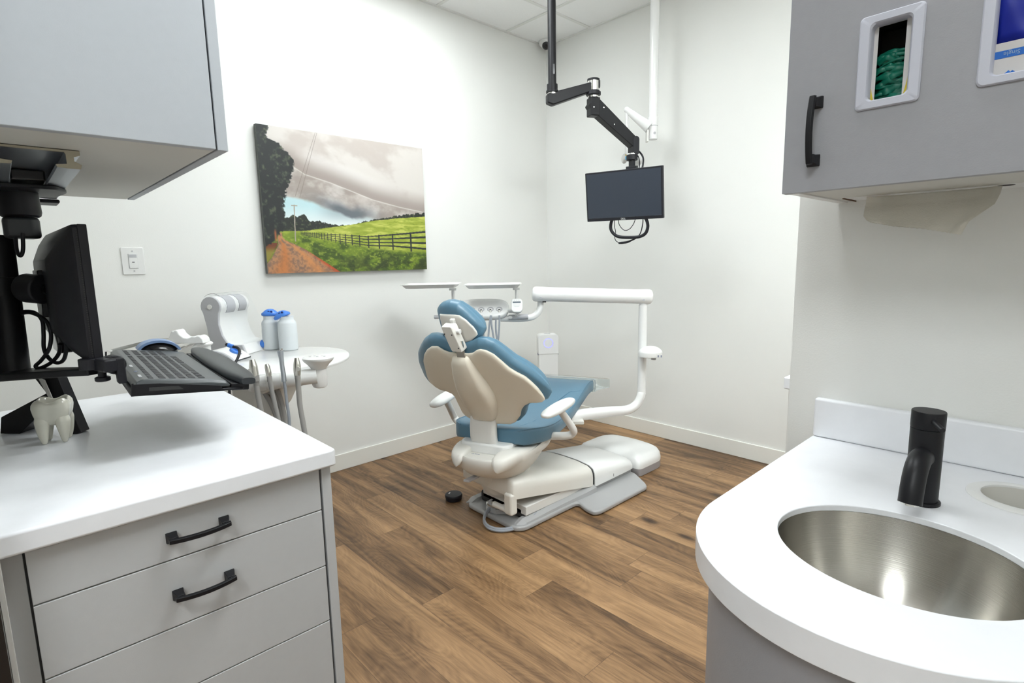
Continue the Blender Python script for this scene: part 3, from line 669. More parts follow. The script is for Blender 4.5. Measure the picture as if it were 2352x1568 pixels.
def monitor_mount_left():
    global MOUNT
    zt = 1.4803
    e = thing('monitor_mount', 'black monitor post with keyboard tray hanging from rails under the upper left cabinet', 'monitor mount', (1.29, -3.26, zt)); MOUNT = e
    yc, x0, x1 = -3.222, 1.075, 1.68
    for s in (-1, 1):
        def yy(a): return yc+s*a
        pr = [(.070, 0), (.070, -.008), (.060, -.012), (.060, -.020), (.071, -.026), (.069, -.034), (.058, -.034), (.050, -.034), (.033, -.033), (.031, -.028), (.048, -.026), (.048, -.008), (.046, -.004), (0, -.004), (0, 0)]
        m = MB(); m.rings([[V3(x0, yy(a), zt+b_) for a, b_ in pr], [V3(x1, yy(a), zt+b_) for a, b_ in pr]])
        m.build('rail', ALU, e, smooth=False)
        m = MB(); m.rings([[V3(x1, yy(a), zt+b_) for a, b_ in pr], [V3(x1+.004, yy(a), zt+b_) for a, b_ in pr]])
        m.build('rail_end_cap', mat('beige_plastic_cap', (0.40, 0.37, 0.28), .5) if 'beige_plastic_cap' not in MATS else MATS['beige_plastic_cap'], e, smooth=False)
    MB().box(1.12, 1.42, yc-.03, yc+.03, zt-.03, zt-.006).build('carriage', BLACKG, e, bev=.004)
    MB().box(1.0, 1.09, yc-.075, yc+.075, zt-.046, zt-.036).build('rear_plate', BLACKP, e, bev=.004)
    px_, py_ = 1.285, -3.262
    h = V3(1.315, -3.222, 0)
    MB().prism(rcorner([(1.20, -3.30), (1.20, -3.165), (1.33, -3.148), (1.40, -3.175), (1.40, -3.30)], .02), (0, 0, 1.436), (1, 0, 0), (0, 1, 0), Z*.010).build('top_plate', BLACKP, e, bev=.003)
    MB().lathe((1.29, -3.240, 1.378), [(.034, 0), (.039, .004), (.041, .012), (.039, .058)]).build('pivot_head', BLACKP, e)
    MB().prism(rcorner([(1.26, -3.275), (1.26, -3.215), (1.31, -3.205), (1.325, -3.22), (1.325, -3.275)], .012), (0, 0, 1.327), (1, 0, 0), (0, 1, 0), Z*.050).build('knuckle', DKGREY, e, bev=.008)
    MB().tube([tuple(at(52, 535, 1.27)), tuple(at(53, 570, 1.27)), tuple(at(49, 586, 1.27)), tuple(at(43, 585, 1.27)), tuple(at(38, 570, 1.27)), tuple(at(36, 545, 1.27))], .004, n=10).build('cable_loop', BLACKP, e)
    pb, pt = at(28, 866, 1.3), at(-8, 545, 1.3)
    MB().cyl(pt, pb, .031, .036, n=32).build('post', BLACKM, e)
    cc = at(2, 664, 1.3)
    MB().cyl(cc+Z*.028, cc-Z*.028, .0385, n=32).build('collar', BLACKM, e, bev=.002)
    v0, v1 = at(45, 658, 1.28), at(112, 664, 1.26)
    MB().cyl(v0, v1, .0125).build('collar_pin', BLACKM, e)
    dv = (v1-v0)/np.linalg.norm(v1-v0); a0 = at(60, 661, 1.27)
    MB().cyl(a0, a0+dv*.055, .034, n=28).build('tilt_drum', BLACKP, e, bev=.005)
    # lower arm to the keyboard tray
    A, B = at(0, 862, 1.3), at(222, 851, 1.19)
    d_ = B-A; d_ /= np.linalg.norm(d_); sd = np.cross(Z, d_); sd /= np.linalg.norm(sd)
    q = (A+B)/2; q2 = np.linalg.norm(B-A)/2
    R = []
    for t, w_, h_ in ((-1.02, .030, .009), (-.6, .040, .0095), (-.2, .033, .009), (.5, .022, .008), (1.0, .020, .008)):
        c_ = q+d_*q2*t; R.append([c_+sd*w_*x+Z*h_*y for x, y in ((-1, -1), (1, -1), (1, 1), (-1, 1))])
    MB().rings(R).build('lower_arm', BLACKM, e, bev=.004, seg=3)
    k = at(210, 845, 1.19)
    MB().cyl(k-Z*.002, k+Z*.022, .022).build('arm_pivot', BLACKP, e, bev=.002)
    k = at(232, 838, 1.19)
    MB().obox(k+V3(.01, .01, .002), V3(.035, .01, 0), V3(-.005, .02, 0), Z*.014).build('tray_bracket', BLACKP, e, bev=.005)
    MB().cyl(k-Z*.010, k-Z*.030, .008).build('knob_stem', BLACKP, e)
    MB().lathe(k-Z*.036, [(.012, 0), (.0145, .002), (.0145, .009), (.010, .011)]).build('knob', BLACKP, e)
    h = at(258, 836, 1.20)
    MB().cyl(h-V3(.010, .0, 0), h+V3(.018, 0.004, 0), .021).build('tilt_hinge', BLACKP, e, bev=.003)
    g_ = at(277, 850, 1.19)
    MB().obox(g_, V3(.014, 0, 0), V3(0, .008, 0), Z*.028).build('hook', BLACKP, e, bev=.003)
    # cables
    MB().tube([at(38, 716, 1.31), at(75, 716, 1.30), at(96, 734, 1.29), at(100, 765, 1.29), at(101, 800, 1.29), at(112, 822, 1.28), at(130, 833, 1.27), at(146, 826, 1.26), at(152, 800, 1.25), at(148, 770, 1.24)], .0042, n=12).build('cable', BLACKP, e)
    MB().tube([at(40, 722, 1.31), at(70, 718, 1.30), at(104, 735, 1.28), at(117, 765, 1.28), at(113, 800, 1.28), at(96, 826, 1.28), at(82, 840, 1.28), at(92, 845, 1.28), at(118, 832, 1.27), at(135, 812, 1.26), at(138, 790, 1.25)], .0042, n=12).build('cable', BLACKP, e)
monitor_mount_left()

def left_monitor():
    D = 1.17
    top = at(184, 516, D); bot = at(222, 838, D)
    zt, zb = top[2], bot[2]; xr = (top[0]+bot[0])/2; yr = (top[1]+bot[1])/2
    th = math.radians(2.0)
    Ux = V3(math.cos(th), math.sin(th), 0); Ny = V3(-math.sin(th), math.cos(th), 0)   # screen faces +Y
    Wm = .50; c0 = V3(xr, yr, (zt+zb)/2)-Ux*Wm/2
    e = thing('monitor', 'black computer monitor seen edge-on above the worktop, beside the keyboard', 'monitor', (c0[0], c0[1], zb))
    hh = (zt-zb)/2
    MB().obox(c0+Ny*.004, Ux*Wm/2, Ny*.0085, Z*hh).build('bezel', BLACKP, e, bev=.002)
    MB().obox(c0+Ny*.0128, Ux*(Wm/2-.012), Ny*.0006, Z*(hh-.014)).build('screen', SCREEN, e)
    R = []
    pr = [(0, 1.0, 1.0), (-.008, .995, .995), (-.016, .95, .93), (-.030, .84, .80), (-.044, .66, .62), (-.050, .55, .55)]
    for dy, kx, kz in pr:
        R.append([c0-Ny*.0045+Ny*dy+Ux*x+Z*(z-(1-kz)*.01) for x, z in rrect(Wm*kx, 2*hh*kz, .012, 4)])
    MB().rings(R).build('rear_housing', BLACKP, e, ang=20)
    m = MB(); n = 56
    for i in range(n):
        z = zb+.012+(zt-zb-.024)*i/(n-1); m.obox(c0+Ux*(Wm/2-.0045)-Ny*.0062+Z*(z-c0[2]), Ux*.0052, Ny*.0011, Z*.0013)
    m.build('vent_slots', DARKGAP, e, smooth=False)
    MB().obox(c0-Ny*.056-Ux*.0+Z*.0, Ux*.055, Ny*.008, Z*.055).build('mount_plate', BLACKM, e, bev=.003)
    MB().obox(c0-Ny*.036+Ux*.05-Z*(hh*.72), Ux*.05, Ny*.014, Z*.030).build('connector_block', BLACKG, e, bev=.004)
left_monitor()

# ------------------------------------------------------------------ keyboard tray, keyboard, mouse
KO = V3(1.690, -3.116, .987)
KA = V3(-1, .03, .035); KA /= np.linalg.norm(KA)
KB = V3(-.06, 1, -.10); KB -= KA*(KB@KA); KB /= np.linalg.norm(KB)
KN = np.cross(KB, KA); KN = KN if KN[2] > 0 else -KN
def kp(a, b_, n=0): return KO+KA*a+KB*b_+KN*n
def keyboard():
    e = MOUNT
    MB().prism(rcorner([(0, -.002), (.50, -.002), (.50, .222), (0, .222)], .008), kp(0, 0, -.006), KA, KB, KN*.006).build('keyboard_tray', BLACKM, e, bev=.002)
    m = MB(); m.prism([(0, -.006), (0, .022), (.003, .022), (.003, -.003), (.497, -.003), (.497, .018), (.5, .018), (.5, -.006)], kp(0, -.002), KA, KN, KB*.004)
    m.build('back_rim', BLACKM, e)
    m = MB(); m.prism([(.0, -.006), (.18, -.006), (.17, .008), (.05, .020), (.0, .020)], kp(0, 0), KB, KN, KA*.003); m.build('side_rim', BLACKM, e, bev=.001)
    m = MB(); m.prism([(.03, .004), (.095, .004), (.085, .012), (.03, .012)], kp(-.0006, 0), KB, KN, KA*.001)
    m.build('side_slot', DARKGAP, e)
    R = []
    for i in range(25):
        t = i/24; a = -.012+t*.524; w_ = .024+.011*math.sin(PI*t); ec = 1-abs(2*t-1)**8*.35
        c_ = kp(a, .228, .017)
        R.append([c_+KB*x*w_*ec+KN*y*.0125*ec for x, y in [(math.copysign(abs(math.cos(q))**.6, math.cos(q)), math.copysign(abs(math.sin(q))**.75, math.sin(q))) for q in [2*PI*k/20 for k in range(20)]]])
    MB().rings(R).build('palm_rest', DKGREY, e)
    MB().prism([(0, -.008), (0, .010), (.04, .010), (.04, -.008)], kp(.004, .195), KB, KN, KA*.49).build('front_lip', BLACKM, e, bev=.003)
    k = thing('keyboard', 'dark grey computer keyboard lying on the black tray', 'keyboard', kp(.25, .09, .006))
    body = MB(); R = []
    for a, hh_ in ((.006, .6), (.012, 1), (.470, 1), (.478, .6)):
        pr = [(.006, .002), (.008, .022*hh_), (.02, .027*hh_+.001), (.15, .022*hh_), (.185, .016*hh_), (.194, .006), (.19, .002)]
        R.append([kp(a, b_, n) for b_, n in pr])
    body.rings(R).build('case', KBG, k, bev=.0025, seg=2, ang=25)
    rows = [(.030, .013, 15, .0088), (.050, .0165, 15, .0083), (.0695, .0165, 15, .0078), (.089, .0165, 14, .0073), (.1085, .0165, 13, .0068), (.128, .0165, 8, .0063)]
    N_ = 0
    for b0, kh, n, hz in rows:
        if n == 8: ws = [1.2, 1.2, 1.2, 5.6, 1.2, 1.2, 1.2, 1.2]
        elif n == 13: ws = [2.0]+[1]*10+[1.6, 1]
        elif n == 14: ws = [1.6]+[1]*11+[1.4, 1]
        else: ws = [1]*n
        tot = sum(ws); a = .022; span = .335
        for w_ in ws:
            L = span*w_/tot; ca, cb = a+L/2, b0+kh/2; a += L
            R = [[kp(ca+x*(L/2-.0012)*q, cb+y*(kh/2-.0012)*q, .0225-(cb-.03)*.045+h) for x, y in ((-1, -1), (1, -1), (1, 1), (-1, 1))] for h, q in ((0, 1), (.0045, .96), (.0062, .80))]
            MB().rings(R).build('key', BLACKP, k, bev=0, smooth=False); N_ += 1
        if n != 8 and N_ < 96:
            for j in range(3):
                if N_ >= 98: break
                ca = .375+j*.028+.01; cb = b0+kh/2
                R = [[kp(ca+x*.0125*q, cb+y*(kh/2-.0012)*q, .0225-(cb-.03)*.045+h) for x, y in ((-1, -1), (1, -1), (1, 1), (-1, 1))] for h, q in ((0, 1), (.0045, .96), (.0062, .80))]
                MB().rings(R).build('key', BLACKP, k, smooth=False); N_ += 1
    for a in (.055, .19): MB().prism(rrect(.028, .006, .0028), kp(a, .020, .0265), KA, KB, KN*.002).build('media_button', LGREY, k)
    text('logi', .010, kp(.115, .021, .0278), -KA, -KB*-1, DIM, 'logo', k)
    c_ = kp(.53, .13, .012)
    mo = thing('computer_mouse', 'black computer mouse with a blue top behind the keyboard', 'mouse', c_-KN*.012)
    MB().ell(c_, KB*.050, KA*.032, KN*.028, 24, 14).build('shell', BLACKG, mo)
    R = []
    for i in range(15):
        q = math.radians(12+i*156/14); R.append([c_+KB*math.cos(q)*(.053+x*.004)*1.0+KN*(math.sin(q)*(.032+x*.004))+KA*y*.022 for x, y in ((-1, -1), (1, -1), (1, 1), (-1, 1))])
    MB().rings(R).build('blue_cover', mat('pale_blue_plastic', (.22, .33, .55), .35), mo, bev=.001)
keyboard()

# ------------------------------------------------------------------ things on the left worktop
def tooth_pot():
    c = V3(1.340, -3.234, ZC)
    th0 = math.radians(28)
    R = []
    def ring(z, r, lob, cx=1.0):
        z *= .97; r *= .86; return [c+V3(0, 0, z)+HR*(r*(1+lob*math.cos(4*(2*PI*i/64)+PI))*math.cos(2*PI*i/64+th0))*cx+HF*(r*(1+lob*math.cos(4*(2*PI*i/64)+PI))*math.sin(2*PI*i/64+th0)) for i in range(64)]
    wob = lambda P, k: [p+Z*k*math.cos(4*2*PI*i/64+PI) for i, p in enumerate(P)]
    KS = .93
    for z, r, l, k in ((.046, .020, .10, 0), (.052, .033, .13, 0), (.062, .040, .13, 0), (.078, .045, .12, 0), (.093, .0475, .11, 0), (.102, .0465, .10, .001), (.108, .042, .08, .003), (.1105, .037, .07, .004), (.108, .033, .06, .003), (.098, .031, .05, 0), (.06, .026, .04, 0)):
        R.append(wob(ring(z, r, l), k))
    m = MB().rings(R)
    for q in (45, 135, 225, 315):
        q = math.radians(q)+th0; d_ = HR*math.cos(q)+HF*math.sin(q)
        m.tube([c+d_*.024+Z*.078, c+d_*.0275+Z*.055, c+d_*.029+Z*.028, c+d_*.028+Z*.006, c+d_*.028+Z*.0005], [.014, .016, .0115, .0065, .003], n=18)
    o = m.build('tooth_pot', CERAM, ang=60)
    tag(o, 'glazed off-white pot shaped like a molar tooth on the worktop', 'pot')
    o['group'] = ''
    del o['group']
tooth_pot()
def stand():
    D = 1.40
    P = lambda x, y, d=D: at(x, y, d)
    e = thing('metal_stand', 'black angled metal stand on the worktop behind the tooth-shaped pot', 'stand', (P(100, 990)[0], P(100, 990)[1], ZC))
    fw = HF*.012
    def plate(pts, d0, m_, name, th=.010):
        A = [P(x, y, d0) for x, y in pts]; MB().rings([A, [p+HF*th for p in A]]).build(name, m_, e, smooth=False, bev=.0015, seg=2)
    plate([(80, 866), (130, 862), (186, 993), (163, 1002), (100, 880)], 1.405, BLACKM, 'strut', .030)
    plate([(78, 867), (86, 866), (112, 905), (120, 922), (108, 905)], 1.398, BLACKG, 'strut_edge', .006)
    plate([(86, 867), (102, 872), (122, 918), (112, 916)], 1.396, OFFW, 'label_plate', .003)
    plate([(108, 902), (120, 925), (45, 996), (0, 996), (2, 958)], 1.415, BLACKM, 'foot', .05)
stand()

# ------------------------------------------------------------------ sink side
def sink_side():
    cx, cy, rr_ = 2.893, -2.43, .242; yw = -1.920; xl = 2.651; xr = cx+rr_
    def outline(ins, n=48):
        pts = [(xl+ins, yw)]
        for i in range(n+1):
            a = PI+PI*i/n; pts.append((cx+(rr_-ins)*math.cos(a), cy+(rr_-ins)*math.sin(a)))
        pts.append((xr-ins, yw)); return pts
    o = MB().prism(outline(0), (0, 0, .789), (1, 0, 0), (0, 1, 0), Z*.041).build('worktop', QUARTZ)
    sx, sy, ra, rb = 2.917, -2.404, .158, .142
    cut = MB().lathe((sx, sy, .74), [(ra*1.12, 0), (ra*1.12, .079), (ra, .079), (ra, .14)], Z, 96, e1=(1, 0, 0), k=rb/ra).build('cutter', QUARTZ)
    gx, gy, gr = 3.024, -2.062, .060
    cut2 = MB().lathe((gx, gy, .70), [(gr, 0), (gr, .2)], Z, 64).build('cutter', QUARTZ)
    boolcut(o, [cut, cut2]); bevmod(o, .004, 4, 50)
    tag(o, 'white worktop with rounded front around the steel sink at right', 'worktop')
    bs = MB().box(xl, xr, yw-.0195, yw, .830, .922).build('backsplash', QUARTZ, bev=.006, seg=3)
    tag(bs, 'low white backsplash behind the black tap', 'backsplash')
    e = thing('sink_cabinet', 'curved dark grey base cabinet under the sink worktop', 'cabinet', (cx, cy+.1, 0))
    inner = outline(.022)
    m = MB(); A0 = [V3(x, y, .0) for x, y in inner]; A1 = [V3(x, y, .789) for x, y in inner]
    n = len(inner); fs = [(j, (j+1) % n, n+(j+1) % n, n+j) for j in range(n)]
    m.add(A0+A1, fs); m.build('curved_front', GREYR, e)
    # bowl
    b = thing('sink', 'round brushed steel sink bowl set in the white worktop', 'sink', (sx, sy, .66))
    pr = [(.004, -.155), (.03, -.154), (.06, -.148), (.09, -.136), (.118, -.112), (.138, -.080), (.151, -.045), (.1585, -.012), (.160, 0), (.168, 0)]
    R = []
    for r, h in pr:
        R.append([V3(sx+r*math.cos(2*PI*i/96), sy+r*(rb/ra)*math.sin(2*PI*i/96), .8185+h) for i in range(96)])
    R2 = [[V3(sx, sy, .8185)+(p-V3(sx, sy, .8185))*1.010-Z*.0015 for p in r_] for r_ in R]
    MB().rings(R+R2[::-1], cap=False).build('bowl', STEEL, b, ang=80)
    MB().lathe((sx, sy, .6635), [(.024, 0), (.024, .003), (.019, .004), (.017, .001)]).build('drain', CHROME, b)
    # waste grommet
    g_ = thing('waste_chute', 'white round waste opening in the worktop right of the tap', 'waste chute', (gx, gy, .830))
    MB().lathe((gx, gy, .830), [(.056, 0), (.056, .0035), (.060, .0045), (.072, .0035), (.076, .0005), (.076, 0)], n=64).build('rim', WHITEP, g_) if False else None
    R = [[V3(gx+r*math.cos(2*PI*i/64), gy+r*math.sin(2*PI*i/64), .830+h) for i in range(64)] for r, h in ((.055, -.0), (.0555, .003), (.058, .0042), (.071, .0035), (.0755, .0015), (.076, 0.0002))]
    MB().rings(R, cap=False).build('rim', WHITEP, g_)
    R = [[V3(gx+r*math.cos(2*PI*i/64), gy+r*math.sin(2*PI*i/64), .830+h) for i in range(64)] for r, h in ((.0552, .001), (.0545, -.03), (.054, -.20))]
    MB().rings(R, cap=False).build('chute', CREAM, g_)
    # tap
    fx, fy = 2.9035, -2.187
    t = thing('tap', 'matte black single-lever tap at the back of the steel sink', 'tap', (fx, fy, ZC))
    MB().lathe((fx, fy, ZC), [(.0275, 0), (.0275, .004), (.026, .0055), (.0245, .0055)]).build('base_ring', BLACKM, t)
    MB().lathe((fx, fy, ZC+.004), [(.0235, 0), (.0238, .126)], n=40).build('body', BLACKM, t)
    MB().lathe((fx, fy, ZC+.131), [(.0238, 0), (.0242, .002), (.0242, .0275), (.0236, .029)], n=40).build('cap', BLACKM, t)
    tip = pl(2084, 1138, 0, fx)
    MB().tube([(fx, fy-.012, ZC+.083), (fx, fy-.040, ZC+.086), (fx, fy-.066, ZC+.075), (fx, fy-.083, ZC+.050), (fx, fy-.090, ZC+.026)], [.016, .0165, .0165, .0165, .0165], n=28).build('spout', BLACKM, t)
    MB().cyl((fx, fy-.0900, ZC+.0262), (fx, fy-.0905, ZC+.0235), .0125).build('aerator', CHROME, t)
    l1 = pl(2166, 989, 0, fx+.026)
    MB().cyl((fx+.006, fy-.015, ZC+.149), l1, .0042, n=20).build('lever', BLACKM, t, bev=.001)
sink_side()

def right_upper():
    yf, z0, x0, x1, zt = -2.237, 1.3626, 2.6667, 3.45, 2.35; yw = -1.920
    e = thing('wall_cabinet', 'dark grey upper cabinet with glove openings over the sink', 'cabinet', (3.0, -2.08, z0))
    MB().box(x0+.002, x0+.020, yf+.022, yw, z0+.001, zt).build('side_panel', OFFW, e, bev=.001, seg=1)
    tb = MB().box(x0+.020, x1, yf+.022, yw-.002, z0+.004, z0+.022)
    # underside board with a slot for the towel dispenser
    c0, c1 = pl(1935, 455, 2, z0+.004), pl(1972, 464.5, 2, z0+.004)
    ya, yb = c0[1], c1[1]
    xs0 = c0[0]; xs1 = 3.18
    ob = tb.build('bottom_board', UNDER, e)
    cut = MB().box(xs0-1.0*0, xs1, ya, yb, z0-.02, z0+.05).build('cutter', UNDER); boolcut_local(ob, cut, e)
    MB().box(xs0-.0, xs0+.0012, ya, yb, z0+.002, z0+.02).build('slot_edge', mat('raw_board', (.16, .09, .05), .8), e)
    MB().box(x0, x0+.3, yf+.022, yw, zt-.02, zt).build('top_board', OFFW, e)
    d = MB().box(x0, x1, yf, yf+.0195, z0, zt).build('door', GREYR, e)
    hw = [(2.793, 2.8455, 1.4965, 1.612), (2.945, 3.075, 1.4975, 1.74)]
    cs = []
    for a, b_, c_, d_ in hw:
        q = MB().prism(rrect(b_-a+.006, d_-c_+.006, .008, 6, (a+b_)/2, (c_+d_)/2), (0, yf-.05, 0), (1, 0, 0), Z, (0, .12, 0)).build('cutter', GREYR); cs.append(q)
    off = V3(e.location)
    for q in cs: q.location = [-v for v in off]*1 if False else q.location
    boolcut_child(d, cs, e); bevmod(d, .0012, 2)
    pull(d, e, (2.7175, yf, 1.462), (0, 0, 1), (0, -1, 0), .116)
    for i, (a, b_, c_, d_) in enumerate(hw):
        lo = rrect(b_-a+.034, d_-c_+.027, .007, 6, (a+b_)/2, (c_+d_)/2) if i == 0 else rrect(b_-a+.032, d_-c_+.025, .008, 6, (a+b_)/2, (c_+d_)/2)
        li = rrect(b_-a, d_-c_, .008, 6, (a+b_)/2, (c_+d_)/2)
        F = lambda P, y: [V3(x, y, z) for x, z in P]
        m = MB(); m.rings([F(lo, yf+.0), F(lo, yf-.003), F([(q0+(q1-q0)*.12, r0+(r1-r0)*.12) for (q0, r0), (q1, r1) in zip(lo, li)], yf-.0052), F([(q0+(q1-q0)*.85, r0+(r1-r0)*.85) for (q0, r0), (q1, r1) in zip(lo, li)], yf-.0052), F(li, yf-.002), F(li, yf+.019)], cap=False)
        m.build('window_frame', mat('pale_lilac_plastic', (.52, .53, .60), .45, bump=.05, bscale=600) if i == 0 else MATS['pale_lilac_plastic'], e, ang=40)
    # glove box 1
    a, b_, c_, d_ = hw[0]; cx, cz = (a+b_)/2, (c_+d_)/2; yb = yf+.0205
    yb = yf+.014; g1 = thing('glove_box', 'box of green disposable gloves behind the smaller opening, left', 'glove box', (cx, yb+.04, c_-.02))
    rect = rrect(.075, .150, .001, 8, cx, cz); N = len(rect)
    def oval(hx, hz, pw=1.6):
        return [(cx-.002+hx*math.copysign(abs(math.cos(q))**(2/pw), math.cos(q)), cz+hz*math.copysign(abs(math.sin(q))**(2/pw), math.sin(q))) for q in [math.atan2((z-cz)/.075, (x-cx)/.0375) for x, z in rect]]
    ov = oval(.0262, .083, 2.0)
    mm = MB(); mm.rings([[V3(x, yb, z) for x, z in rect], [V3(x, yb, z) for x, z in ov], [V3(x, yb+.0006, z) for x, z in ov], [V3(x, yb+.0006, z) for x, z in rect]], cap=False)
    mm.build('card_front', CARD, g1, smooth=False)
    m2 = MB(); lowr = [(x, z) for x, z in rect if z < c_+.026]
    def band(z0_, z1_, s_):
        out = MB()
        for s in (s_,):
            pts_in = []; 
            for k in range(9):
                z = z0_+(z1_-z0_)*k/8; t_ = (z-cz)/.083; hx = .0264*max(0, 1-abs(t_)**2.0)**(1/2.0); pts_in.append((cx-.002+s*hx, z))
            out.rings([[V3(x, yb-.0004, z) for x, z in [(cx+s*.037, z0_)]+pts_in+[(cx+s*.037, z1_)]], [V3(x, yb-.0001, z) for x, z in [(cx+s*.037, z0_)]+pts_in+[(cx+s*.037, z1_)]]])
        return out
    for s_ in (-1, 1): band(c_-.003, c_+(.022 if s_ < 0 else .036), s_).build('yellow_band', YELLOW, g1, smooth=False)
    bx = MB()
    for q in ((cx-.0375, cx-.037, yb+.001, yb+.09, cz-.075, cz+.075), (cx+.037, cx+.0375, yb+.001, yb+.09, cz-.075, cz+.075), (cx-.037, cx+.037, yb+.089, yb+.09, cz-.075, cz+.075), (cx-.037, cx+.037, yb+.001, yb+.09, cz+.0745, cz+.075), (cx-.037, cx+.037, yb+.001, yb+.09, cz-.075, cz-.0745)):
        bx.box(*q)
    bx.build('card_sides', DARKGAP, g1, smooth=False)
    rg = random.Random(5); m3 = MB()
    m3.ell(V3(cx, yb+.045, cz-.040), V3(.036, 0, 0), V3(0, .035, 0), Z*.045)
    for k in range(46):
        z = cz-.064+rg.random()*.082; x = cx+rg.uniform(-.016, .016); y = yb+.006+rg.random()*.010+max(0, z-cz)*.5
        L = rg.uniform(.010, .026); am = rg.uniform(-.006, .009); ph = rg.uniform(-.5, .5)
        pts = [V3(x+L*(s)*math.cos(ph), y-.002+abs(s)*.006, z+am*(1-s*s)+L*s*math.sin(ph)*.6) for s in (-1, -.5, 0, .5, 1)]
        m3.tube(pts, [.0012, .0018, .0021, .0018, .0012], n=8, sub=4, flat=rg.uniform(1, 3))
    o3 = m3.build('gloves', GREENG, g1, ang=80); o3['kind'] = 'stuff'
    # glove box 2
    a, b_, c_, d_ = hw[1]; cx, cz = (a+b_)/2, (c_+d_)/2
    g2 = thing('glove_box', 'white box of blue disposable gloves behind the larger opening at the frame edge', 'glove box', (cx, yb+.04, c_-.02))
    MB().box(a-.006, b_+.006, yb, yb+.08, c_-.006, 1.5435).build('card_front', CARD, g2, smooth=False)
    MB().box(a-.006, b_+.006, yb-.0005, yb+.001, 1.5225, 1.5325).build('blue_band', BLUEB, g2, smooth=False)
    text('Ambidextrous  \u00b7  Single', .0078, (a+.046, yb-.0008, 1.5278), (-1, 0, 0), (0, 0, -1), mat('faded_print', (.25, .38, .55), .6), 'print', g2, ext=.0001)
    s_ = MB(); s_.prism([(.009, 0), (.022, 0), (.0235, .004), (.0205, .0065), (.0185, .0045), (.0165, .0075), (.014, .005), (.012, .0035)], (a, yb-.0002, c_+.0), (1, 0, 0), Z, (0, -.0005, 0)); s_.build('print', BLUEB, g2, smooth=False)
    G = []
    for i in range(15):
        G.append([V3(a-.006+(b_-a+.012)*j/14, yb+.004+.004*math.sin(j*1.3+i*.7)+.003*math.cos(i*1.1-j*.5), 1.5425+.0015*math.sin(j*.9)+(.20)*i/14) for j in range(15)])
    o4 = MB().surf(G, [[p+V3(0, .05, 0) for p in r_] for r_ in G]).build('gloves', BLUEG, g2, ang=80, sub=1); o4['kind'] = 'stuff'
    # dispenser and towel
    dp = thing('towel_dispenser', 'white paper towel dispenser set in the underside of the grey upper cabinet', 'dispenser', (2.95, (ya+yb)/2, z0+.01))
    y_a, y_b = min(c0[1], c1[1]), max(c0[1], c1[1])
    MB().box(c0[0]+.002, xs1-.002, y_a+.001, y_b-.001, z0+.004, z0+.10).build('body', WHITEP, dp, bev=.002)
    MB().ell(pl(2312, 425, 2, z0+.004), V3(.012, 0, 0), V3(0, .010, 0), Z*.0012).build('key_slot', DARKGAP, dp)
    topy = c0[1]
    # hanging sheet
    rows = [[(1991, 452), (2060, 447.5), (2150, 440.5), (2230, 433.5), (2303, 426)],
            [(1989, 466), (2062, 468), (2150, 462), (2228, 455), (2298, 444)],
            [(1985, 483), (2058, 492), (2142, 488), (2222, 476), (2285, 468)],
            [(1983, 496), (2052, 506), (2132, 506), (2205, 500), (2258, 486)],
            [(1990, 506), (2050, 515), (2124, 519), (2190, 519), (2226, 508)],
            [(1999, 511), (2052, 520), (2120, 526), (2176, 535), (2207, 540)]]
    dy = [0, -.010, -.028, -.040, -.050, -.056]
    yt = pl(2150, 440.5, 2, z0+.002)[1]
    Gr = []
    for i in range(31):
        ti = i/30*5; i0 = min(int(ti), 4); ft = ti-i0; row = []
        for j in range(41):
            tj = j/40*4; j0 = min(int(tj), 3); fj = tj-j0
            A_ = V3(rows[i0][j0])*(1-fj)+V3(rows[i0][j0+1])*fj; B_ = V3(rows[i0+1][j0])*(1-fj)+V3(rows[i0+1][j0+1])*fj
            q = A_*(1-ft)+B_*ft; yy = yt+dy[i0]*(1-ft)+dy[i0+1]*ft
            yy += .012*math.sin(j/40*PI*1.0+.3)*(i/30)+.004*math.sin(j*.5)*(i/30)
            if j < 5: yy += (5-j)*.0035*min(1, i/8)
            if i == 30 and j % 2: q = q-V3(0, 1.6)
            row.append(pl(q[0], q[1], 1, yy))
        Gr.append(row)
    tw = MB().surf(Gr, [[p+V3(0, .0006, 0) for p in r_] for r_ in Gr]).build('paper_towel', TOWEL, ang=80)
    tag(tw, 'cream paper towel sheet hanging out under the grey upper cabinet', 'paper towel')
def boolcut_child(o, cutters, e):
    # child meshes are stored relative to the parent; move cutters into the same local frame
    o.parent = None
    for c in cutters: c.location = [-v for v in e.location]
    boolcut(o, cutters); o.parent = e
def boolcut_local(o, cutter, e): boolcut_child(o, [cutter], e)
right_upper()

# ------------------------------------------------------------------ far side cabinet beyond the sink wall
def far_cabinet():
    x0, y0 = 2.358, -1.325
    e = thing('side_cabinet', 'grey side cabinet partly hidden behind the end of the sink wall', 'cabinet', (3.0, -1.0, 0))
    MB().box(x0+.022, 3.2, y0+.035, -.70, 0, .789).build('body', GREYR, e, smooth=False)
    MB().box(x0+.014, x0+.0225, y0+.02, -.70, 0, .789).build('side_panel', OFFW, e, smooth=False)
    zg = pl(1803, 996, 1, y0+.02)[2]
    for a, b_ in ((.785, zg+.003), (zg-.003, .12)):
        MB().box(x0+.0225, 3.2, y0+.015, y0+.034, b_, a).build('drawer', mat('dark_grey_front', (.2, .2, .19), .5) if 'dark_grey_front' not in MATS else MATS['dark_grey_front'], e, bev=.001)
    o = MB().prism(rcorner([(x0, y0), (3.2, y0), (3.2, -.66), (x0, -.66)], [.012, 0, 0, 0]), (0, 0, .789), (1, 0, 0), (0, 1, 0), Z*.041).build('worktop', QUARTZ, bev=.004)
    tag(o, 'white worktop end sticking out beyond the sink wall', 'worktop')
far_cabinet()

